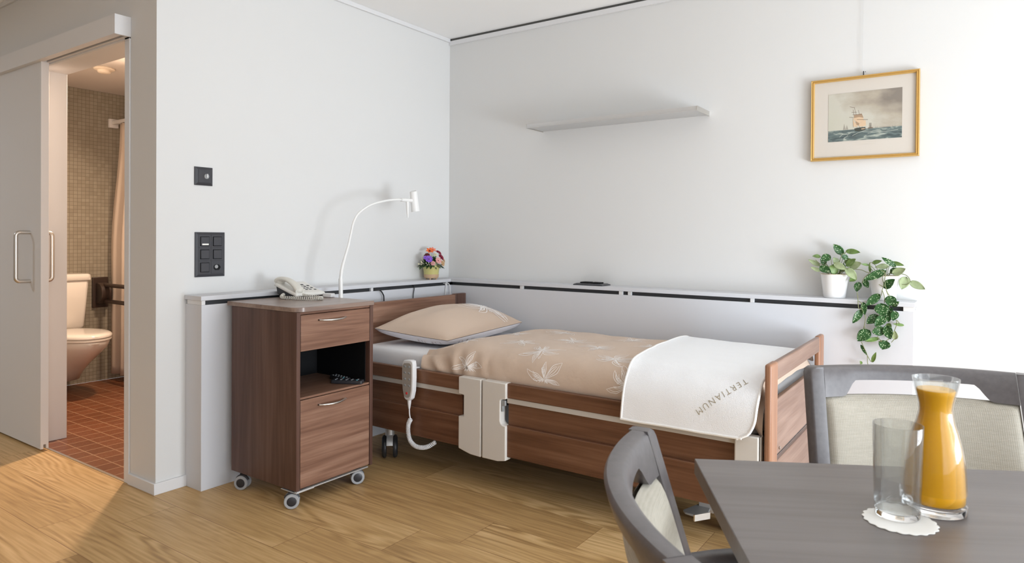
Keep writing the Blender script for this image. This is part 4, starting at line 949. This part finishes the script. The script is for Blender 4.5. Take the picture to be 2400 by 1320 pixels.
def leaf_mesh(mb, b, tp, w, kind, k):
    b, tp = Vector(b), Vector(tp); d = tp - b; ln = d.length; d.normalize()
    rg = random.Random(k)
    view = Vector((rg.uniform(-.25, .35), -1, rg.uniform(.05, .55))).normalized()
    sd = d.cross(view).normalized(); nr = sd.cross(d).normalized()
    mi = {'s': 0, 'g': 1, 'p': 2}[kind]; cup = rg.uniform(.05, .14); bend = rg.uniform(-.02, .10)
    def fn(p, q):
        wd = .5 * w * (max(0, math.sin(PI * p ** .72)) ** .75) if 0 < p < 1 else 0
        if p < .16: wd = max(wd, .5 * w * .62 * math.sin(PI * p / .32) ** .5)
        s = 2 * q - 1
        back = -.07 * ln * (s * s) * max(0, 1 - p / .25)            # heart lobes
        return b + d * (ln * p + back) + sd * wd * s + nr * (cup * w * s * s - bend * ln * (2 * p - 1) ** 2)
    mb.grid(fn, 14, 8, mi)
def plant(name, px, label, leaves, vines, seed):
    t = thing(name, (px, -.07, .871), label, 'plant')
    MB().lathe([(.8715, .0), (.8715, .045), (.874, .0475), (.905, .0505), (.979, .0605), (.981, .061), (.981, .0580), (.968, .0565), (.965, .0)], (px, -.07, 0), 48, False, False).build('pot', 'pot', t, smooth=45)
    MB().lathe([(.9795, .0612), (.9815, .0614), (.9828, .0605), (.9825, .0580), (.9795, .0578)], (px, -.07, 0), 48, False, False).build('pot_rim', 'potrim', t, smooth=60)
    MB().lathe([(.966, .0562), (.972, .055), (.976, .03), (.977, .001)], (px, -.07, 0), 32, False).build('soil', 'soil', t, smooth=60)
    m = MB()
    for k, L_ in enumerate(leaves): leaf_mesh(m, L_[0:3], L_[3:6], L_[6] * 1.22, L_[7], seed + k)
    m.build('foliage', ['leaf', 'leafgreen', 'leafpale'], t, solid=.0008, smooth=80)
    m = MB()
    for v in vines: m.tube(smooth_path(v, 6), .0017, 6)
    # short stalks from the soil to the crown leaves
    for k, L_ in enumerate(leaves):
        b = Vector(L_[0:3])
        if b.z > .985: m.tube(smooth_path([(px + (b.x - px) * .3, -.07 + (b.y + .07) * .3, .972), (px + (b.x - px) * .7, -.07 + (b.y + .07) * .7, lerp(.985, b.z, .7)), b], 5), .0014, 6)
    m.build('vines', 'stem', t, smooth=60)
plant('potted_plant', 2.412, 'bushy potted plant with silver spotted leaves, upright in the left white pot', L1, V1, 10)
plant('potted_plant', 2.616, 'trailing potted plant with spotted leaves hanging down past the ledge, right white pot', L2, V2, 60)

# ------------------------------------------------------------------ table and chairs
TA = math.radians(29.1); C0 = Vector((2.559, -2.358, 0))
tb = thing('dining_table', C0, 'dark wenge dining table carrying the juice carafe and glass', 'table', rotz=TA)
MB().box(0, 1.25, -.80, 0, .722, .75).build('tabletop', 'table', tb, local=True, bevel=.0015)
MB().box(.07, 1.18, -.75, -.72, .688, .7215).box(.07, 1.18, -.08, -.05, .688, .7215).box(.07, .10, -.70, -.10, .688, .7215).box(1.15, 1.18, -.70, -.10, .688, .7215).build('apron', 'chairwood', tb, local=True, bevel=.002)
for x in (.07, 1.12):
    for y in (-.76, -.10): MB().box(x, x + .06, y, y + .06, 0, .7215).build('table_leg', 'chairwood', tb, local=True, bevel=.004)

CW = .238
def yb(x, z):
    """centre surface of the curved, leaning back"""
    return .062 * (1 - (x / CW) ** 2) + ((z - .85) * .30 if z > .44 else (.44 - .85) * .30 + (.44 - z) * .24)
def chair(loc, rot, label):
    t = thing('dining_chair', loc, label, 'chair', rotz=rot, group=None)
    # top rail with hand grip cut-out underneath
    nx = 48; rg = []
    for i in range(nx + 1):
        x = lerp(-.203, .203, i / nx)
        zl = .786 + .034 * sst(.158, .125, abs(x)); zt = .850
        sec = []; sl = -2 * .062 * x / CW ** 2; ll = math.hypot(1, sl)
        for z, o in ((zl, -.014), (zl, .014), (lerp(zl, zt, .5), .015), (zt - .006, .0145), (zt, .009), (zt, -.009), (zt - .006, -.0145), (lerp(zl, zt, .5), -.015)):
            sec.append((x - o * sl / ll, yb(x, z) + o / ll, z))
        rg.append(sec)
    MB().ring(rg).build('top_rail', 'chairwood', t, local=True, smooth=50)
    for s in (-1, 1):
        a0, a1 = .2036, .240; zs = [0, .05, .15, .25, .35, .42, .46, .52, .60, .70, .78, .82, .838, .846, .850]; rg = []
        for z in zs:
            k = 1 - .35 * sst(.4, 0, z); e = .014 * (1 - math.sqrt(max(0, 1 - (max(0, z - .836) / .0141) ** 2)))
            xc = .204; sl = -2 * .062 * xc / CW ** 2; ll = math.hypot(1, sl); hw = .015 * k; sec = []
            for a, o in ((0, -hw), (.034 - e - .004, -hw), (.034 - e, -hw + .004), (.034 - e, hw - .004), (.034 - e - .004, hw), (0, hw)):
                sec.append((s * (xc + a / ll - o * sl / ll), yb(xc, z) + a * sl / ll + o / ll, z))
            rg.append(sec)
        MB().ring(rg).build('rear_leg', 'chairwood', t, local=True, smooth=50)
    def pad(u, v, f):
        x = lerp(-.201, .201, u); z = lerp(.50, .787, v)
        e = max(0, (1 - abs(2 * u - 1) ** 8) * (1 - abs(2 * v - 1) ** 8))
        return (x, yb(x, z) + (-.004 - .026 * e ** .4 if f else .012 * e ** .3 + .002), z)
    m = MB(); m.grid(lambda u, v: pad(u, v, True), 36, 24); m.grid(lambda u, v: pad(u, v, False), 36, 24)
    m.build('back_cushion', 'chaircloth', t, local=True, smooth=60)
    m = MB()
    m.ring([[(x * k, -.205 + y * k, z) for x, y in rrect(-.225, .225, -.215, .215, .04)] for z, k in ((.432, .97), (.436, 1.0), (.470, 1.0), (.484, .97), (.490, .90))])
    m.build('seat_cushion', 'chaircloth', t, local=True, smooth=60)
    MB().box(-.225, .225, -.415, .0, .385, .4315).build('seat_frame', 'chairwood', t, local=True, bevel=.004)
    for s in (-1, 1):
        MB().ring([[(s * (.238 - .03 * (1 - k) / 2) + dx * k, -.40 + dy * k, z) for dx, dy in ((-.018, -.02), (.018, -.02), (.018, .02), (-.018, .02))] for z, k in ((0, .7), (.40, 1.), (.620, .95))]).build('front_leg', 'chairwood', t, local=True, bevel=.003)
        ap = smooth_path([(s * .226, yb(.222, .635) + .004, .635), (s * .246, -.14, .640), (s * .252, -.28, .638), (s * .244, -.43, .628)], 8)
        MB().ring([[(p.x + dx, p.y, p.z + dz) for dx, dz in ((-.022, -.012), (.022, -.012), (.025, -.006), (.024, .008), (.018, .012), (-.018, .012), (-.024, .008), (-.025, -.006))] for p in ap]).build('armrest', 'chairwood', t, local=True, smooth=50)
    return t
chair((2.862, -1.779, 0), math.radians(25), 'dining chair with dark wood frame and cream pad standing behind the table')
chair((2.664, -2.752, 0), math.radians(119.1), 'dining chair at the left end of the table, seen from behind, curved dark back')

# ------------------------------------------------------------------ on the table
zt = .7503
t = thing('juice_carafe', (2.922, -2.376, zt), 'glass carafe filled with orange juice standing on the table', 'carafe')
K = 1.0
outp = [(0, .0385), (.002, .0405), (.010, .0410), (.03, .0405), (.06, .0387), (.08, .0366), (.10, .0326), (.115, .0288), (.128, .0246), (.140, .0222), (.147, .0218), (.155, .0226), (.168, .0254), (.180, .0283), (.190, .0302), (.1915, .0302)]
inp = [(.1915, .0286), (.190, .0284), (.180, .0265), (.168, .0236), (.155, .0208), (.147, .0200), (.140, .0204), (.128, .0228), (.115, .0270), (.10, .0308), (.08, .0348), (.06, .0369), (.03, .0387), (.016, .0385), (.012, .034), (.0115, .0)]
MB().lathe([(z + zt, r) for z, r in outp + inp if z > .0119], (2.922, -2.376, 0), 64, False, False).build('glass_body', 'glass', t, smooth=60)
MB().lathe([(zt, .0385), (zt + .002, .0405), (zt + .0112, .0409), (zt + .0118, .039), (zt + .0118, .0002)], (2.922, -2.376, 0), 64).build('glass_base', 'glassbase', t, smooth=50)
jp = [(z, r - .0004) for z, r in reversed(inp) if .0125 < z < .174]
jp = [(.0130, .0), (.0132, .0335)] + jp[0:] + [(.1735, .0245), (.1745, .0240)]
jp = [p for p in jp if p[0] != .012]
MB().lathe([(z + zt, max(r, .0002)) for z, r in jp], (2.922, -2.376, 0), 56).build('juice', 'juice', t, smooth=60)
MB().lathe([(zt + .1746, .0240), (zt + .1754, .0236), (zt + .1757, .0002)], (2.922, -2.376, 0), 48, True, False).build('juice_surface', 'juicetop', t, smooth=60)
n = 96; GX, GY = 2.880, -2.434
dz = MB(); rg = [[(2.885 + r * (1 + (.075 * abs(math.sin(10 * a)) if j >= 2 else 0)) * math.cos(a), -2.452 + r * (1 + (.075 * abs(math.sin(10 * a)) if j >= 2 else 0)) * math.sin(a), z) for a in [2 * PI * i / n for i in range(n)]] for j, (r, z) in enumerate(((.03, zt), (.0437, zt), (.0440, zt + .0004), (.0437, zt + .0010), (.036, zt + .0013), (.034, zt + .0009)))]
dz.ring(rg); tag(dz.build('doily', 'paper', loc=(2.885, -2.452, zt)), 'white scalloped paper doily under the empty drinking glass', 'doily')
zg = zt + .0014
t = thing('drinking_glass', (GX, GY, zg), 'empty clear drinking glass on the white doily', 'glass')
MB().lathe([(zg + z, r) for z, r in ((.0090, .0290), (.06, .0305), (.128, .0322), (.1290, .0318), (.1285, .0308), (.06, .0291), (.0092, .0274))], (GX, GY, 0), 64, False, False).build('glass_body', 'glass', t, smooth=60)
MB().lathe([(zg, .0270), (zg + .002, .0286), (zg + .0088, .0290), (zg + .0095, .027), (zg + .0085, .0002)], (GX, GY, 0), 64).build('glass_base', 'glassbase', t, smooth=50)

# ------------------------------------------------------------------ bathroom
t = thing('toilet', (-2.4, -1.35, 0), 'white wall hung toilet with cistern seen through the bathroom doorway', 'toilet')
def oval(cx, a, b, z, k=0., n=40):
    return [(cx + a * math.cos(p) * (1 if math.cos(p) > 0 else .75), -1.35 + b * math.sin(p), z) for p in [2 * PI * i / n for i in range(n)]]
rg = []
for z, cx, a, b in ((.075, -2.56, .10, .095), (.085, -2.55, .13, .11), (.15, -2.52, .17, .12), (.22, -2.47, .23, .135), (.29, -2.41, .29, .155), (.35, -2.36, .325, .178), (.392, -2.34, .335, .186), (.402, -2.34, .33, .182)): rg.append(oval(cx, a, b, z))
rg = [[(max(-2.698, x), y, z) for x, y, z in r] for r in rg]
MB().ring(rg).build('bowl', 'porcelain', t, smooth=60)
MB().ring([oval(-2.30, .298, .192, z) if k == 0 else oval(-2.30, .298 - k, .192 - k, z) for z, k in ((.404, .006), (.408, 0), (.418, 0), (.4225, .006))]).build('seat', 'porcelain', t, smooth=50)
MB().ring([oval(-2.30, .300 - k, .194 - k, z) for z, k in ((.424, .006), (.428, 0), (.440, 0), (.450, .012), (.456, .05), (.458, .12))]).build('lid', 'porcelain', t, smooth=50)
rg = [[(x, y, z) for x, y in rrect(-2.698, -2.698 + d, -1.35 - w_, -1.35 + w_, .025)] for z, d, w_ in ((.445, .150, .150), (.46, .158, .155), (.65, .170, .168), (.798, .178, .178), (.80, .176, .176))]
MB().ring(rg).build('cistern', 'porcelain', t, smooth=50)
MB().ring([[(x, y, z) for x, y in rrect(-2.698, -2.698 + d, -1.35 - w_, -1.35 + w_, .025)] for z, d, w_ in ((.802, .186, .186), (.806, .190, .190), (.842, .188, .188), (.850, .178, .178))]).build('cistern_lid', 'porcelain', t, smooth=50)
t = thing('grab_rail', (-2.7, -1.02, .69), 'dark brown folding grab rail on the tiled wall beside the toilet', 'grab rail')
MB().box(-2.699, -2.682, -1.082, -.968, .575, .812).build('wall_plate', 'brownmetal', t, bevel=.004)
MB().cyl((-2.66, -1.060, .690), (-2.66, -.985, .690), .082, n=28).box(-2.684, -2.62, -1.045, -1.0, .63, .75).build('hinge', 'brownmetal', t, bevel=.006)
p = [(-2.66, -1.02, .752)] + [(-1.98 + .062 * math.cos(a), -1.02, .690 + .062 * math.sin(a)) for a in [PI / 2 - PI * k / 12 for k in range(13)]] + [(-2.66, -1.02, .628)]
MB().tube(p, .0155, 14).build('rail', 'brownmetal', t, smooth=60)
t = thing('curtain_rail', (-2.7, -.93, 2.03), 'white curtain rail of the shower', 'curtain rail')
MB().box(-2.68, -.9, -.945, -.915, 2.015, 2.045).build('rail', 'white', t, bevel=.003)
MB().box(-2.699, -2.675, -.965, -.895, 1.99, 2.06).build('wall_bracket', 'white', t, bevel=.003)
def curt(u, v):
    x = lerp(-2.575, -1.55, u); z = lerp(2.012, .055, v)
    sp_ = sst(0, .5, v); x = lerp(x, lerp(-2.675, -1.5, u), sp_)
    y = -.938 - .022 * sp_ * (1 - u) ** 2 + (.012 + .022 * sst(.02, .2, u)) * (math.sin(u * 2 * PI * 9 + 1.2 * v + .6) + .6 * sst(.0, .2, u))
    return (x, y, z)
tag(MB().grid(curt, 150, 30).build('shower_curtain', 'curtain', loc=(-2.1, -.93, .055), solid=.002, smooth=80), 'beige shower curtain hanging in folds beyond the toilet', 'curtain')
def bath_lamp(x, y, label):
    t = thing('ceiling_light', (x, y, 2.262), label, 'ceiling light')
    MB().lathe([(2.2618, .062), (2.256, .064), (2.250, .060), (2.247, .046)], (x, y, 0), 36).build('housing', 'lampcream', t, smooth=40)
    MB().lathe([(2.247, .040), (2.236, .040), (2.229, .034), (2.227, .012)], (x, y, 0), 32).build('diffuser', 'lampcream', t, smooth=50)
bath_lamp(-1.875, -1.362, 'small round white ceiling light above the bathroom doorway view')

# ------------------------------------------------------------------ light
def area(name, loc, rot, sx, sy, e, col):
    d = bpy.data.lights.new(name, 'AREA'); d.shape = 'RECTANGLE'; d.size = sx; d.size_y = sy; d.energy = e; d.color = col
    o = bpy.data.objects.new(name, d); COL.objects.link(o); o.location = loc; o.rotation_euler = rot; return o
area('window_daylight', (4.80, -2.75, 1.10), (0, PI / 2, 0), 2.0, 4.7, 88, (.85, .93, 1.))
area('sunlit_terrace_glow', (4.84, -1.55, .52), (0, math.radians(96), 0), .85, 1.25, 92, (.87, .935, 1.))
d = bpy.data.lights.new('bathroom_lamp', 'AREA'); d.shape = 'DISK'; d.energy = 46; d.color = (1., .74, .53); d.size = .14
o = bpy.data.objects.new('bathroom_lamp', d); COL.objects.link(o); o.location = (-1.46, -1.04, 2.20); o.rotation_euler = Vector((.28, -.42, -.86)).to_track_quat('-Z', 'Y').to_euler()
area('door_wall_fill', (-2.4, -3.9, 2.46), (0, 0, 0), .3, .3, 20, (.84, .93, 1.))  # unseen fill light, added to brighten the sliding door and its wall
W = bpy.data.worlds.new('daylight'); SC.world = W; W.use_nodes = True
bg = W.node_tree.nodes['Background']; bg.inputs[0].default_value = (.86, .935, 1., 1); bg.inputs[1].default_value = 1.2

# ------------------------------------------------------------------ camera
yaw, pitch, roll = (math.radians(a) for a in (34.78083686, -.44704623, .38994371))
f_ = Vector((-math.sin(yaw), math.cos(yaw), 0)); r_ = Vector((math.cos(yaw), math.sin(yaw), 0)); u_ = Vector((0, 0, 1))
f2 = f_ * math.cos(pitch) + u_ * math.sin(pitch); u2 = -f_ * math.sin(pitch) + u_ * math.cos(pitch)
r3 = r_ * math.cos(roll) + u2 * math.sin(roll); u3 = -r_ * math.sin(roll) + u2 * math.cos(roll)
cd = bpy.data.cameras.new('camera'); cam = bpy.data.objects.new('camera', cd); COL.objects.link(cam)
mw = Matrix(((r3.x, u3.x, -f2.x, 2.974), (r3.y, u3.y, -f2.y, -3.529), (r3.z, u3.z, -f2.z, 1.14), (0, 0, 0, 1)))
cam.matrix_world = mw
cd.sensor_width = 36; cd.sensor_fit = 'HORIZONTAL'; cd.lens = 1583.42 / 2400 * 36; cd.shift_y = -(660 - 570.274) / 2400; cd.clip_start = .05
cd.dof.use_dof = True; cd.dof.focus_distance = 3.4; cd.dof.aperture_fstop = 11
SC.camera = cam
SC.view_settings.view_transform = 'Standard'; SC.view_settings.look = 'None'; SC.view_settings.exposure = 0.0; SC.view_settings.gamma = 1.0
SC.view_settings.use_curve_mapping = False
cy = SC.cycles
cy.use_denoising = True; cy.max_bounces = 12; cy.diffuse_bounces = 6; cy.transmission_bounces = 10; cy.glossy_bounces = 6; cy.transparent_max_bounces = 40; cy.sample_clamp_indirect = 6
bpy.context.view_layer.update()
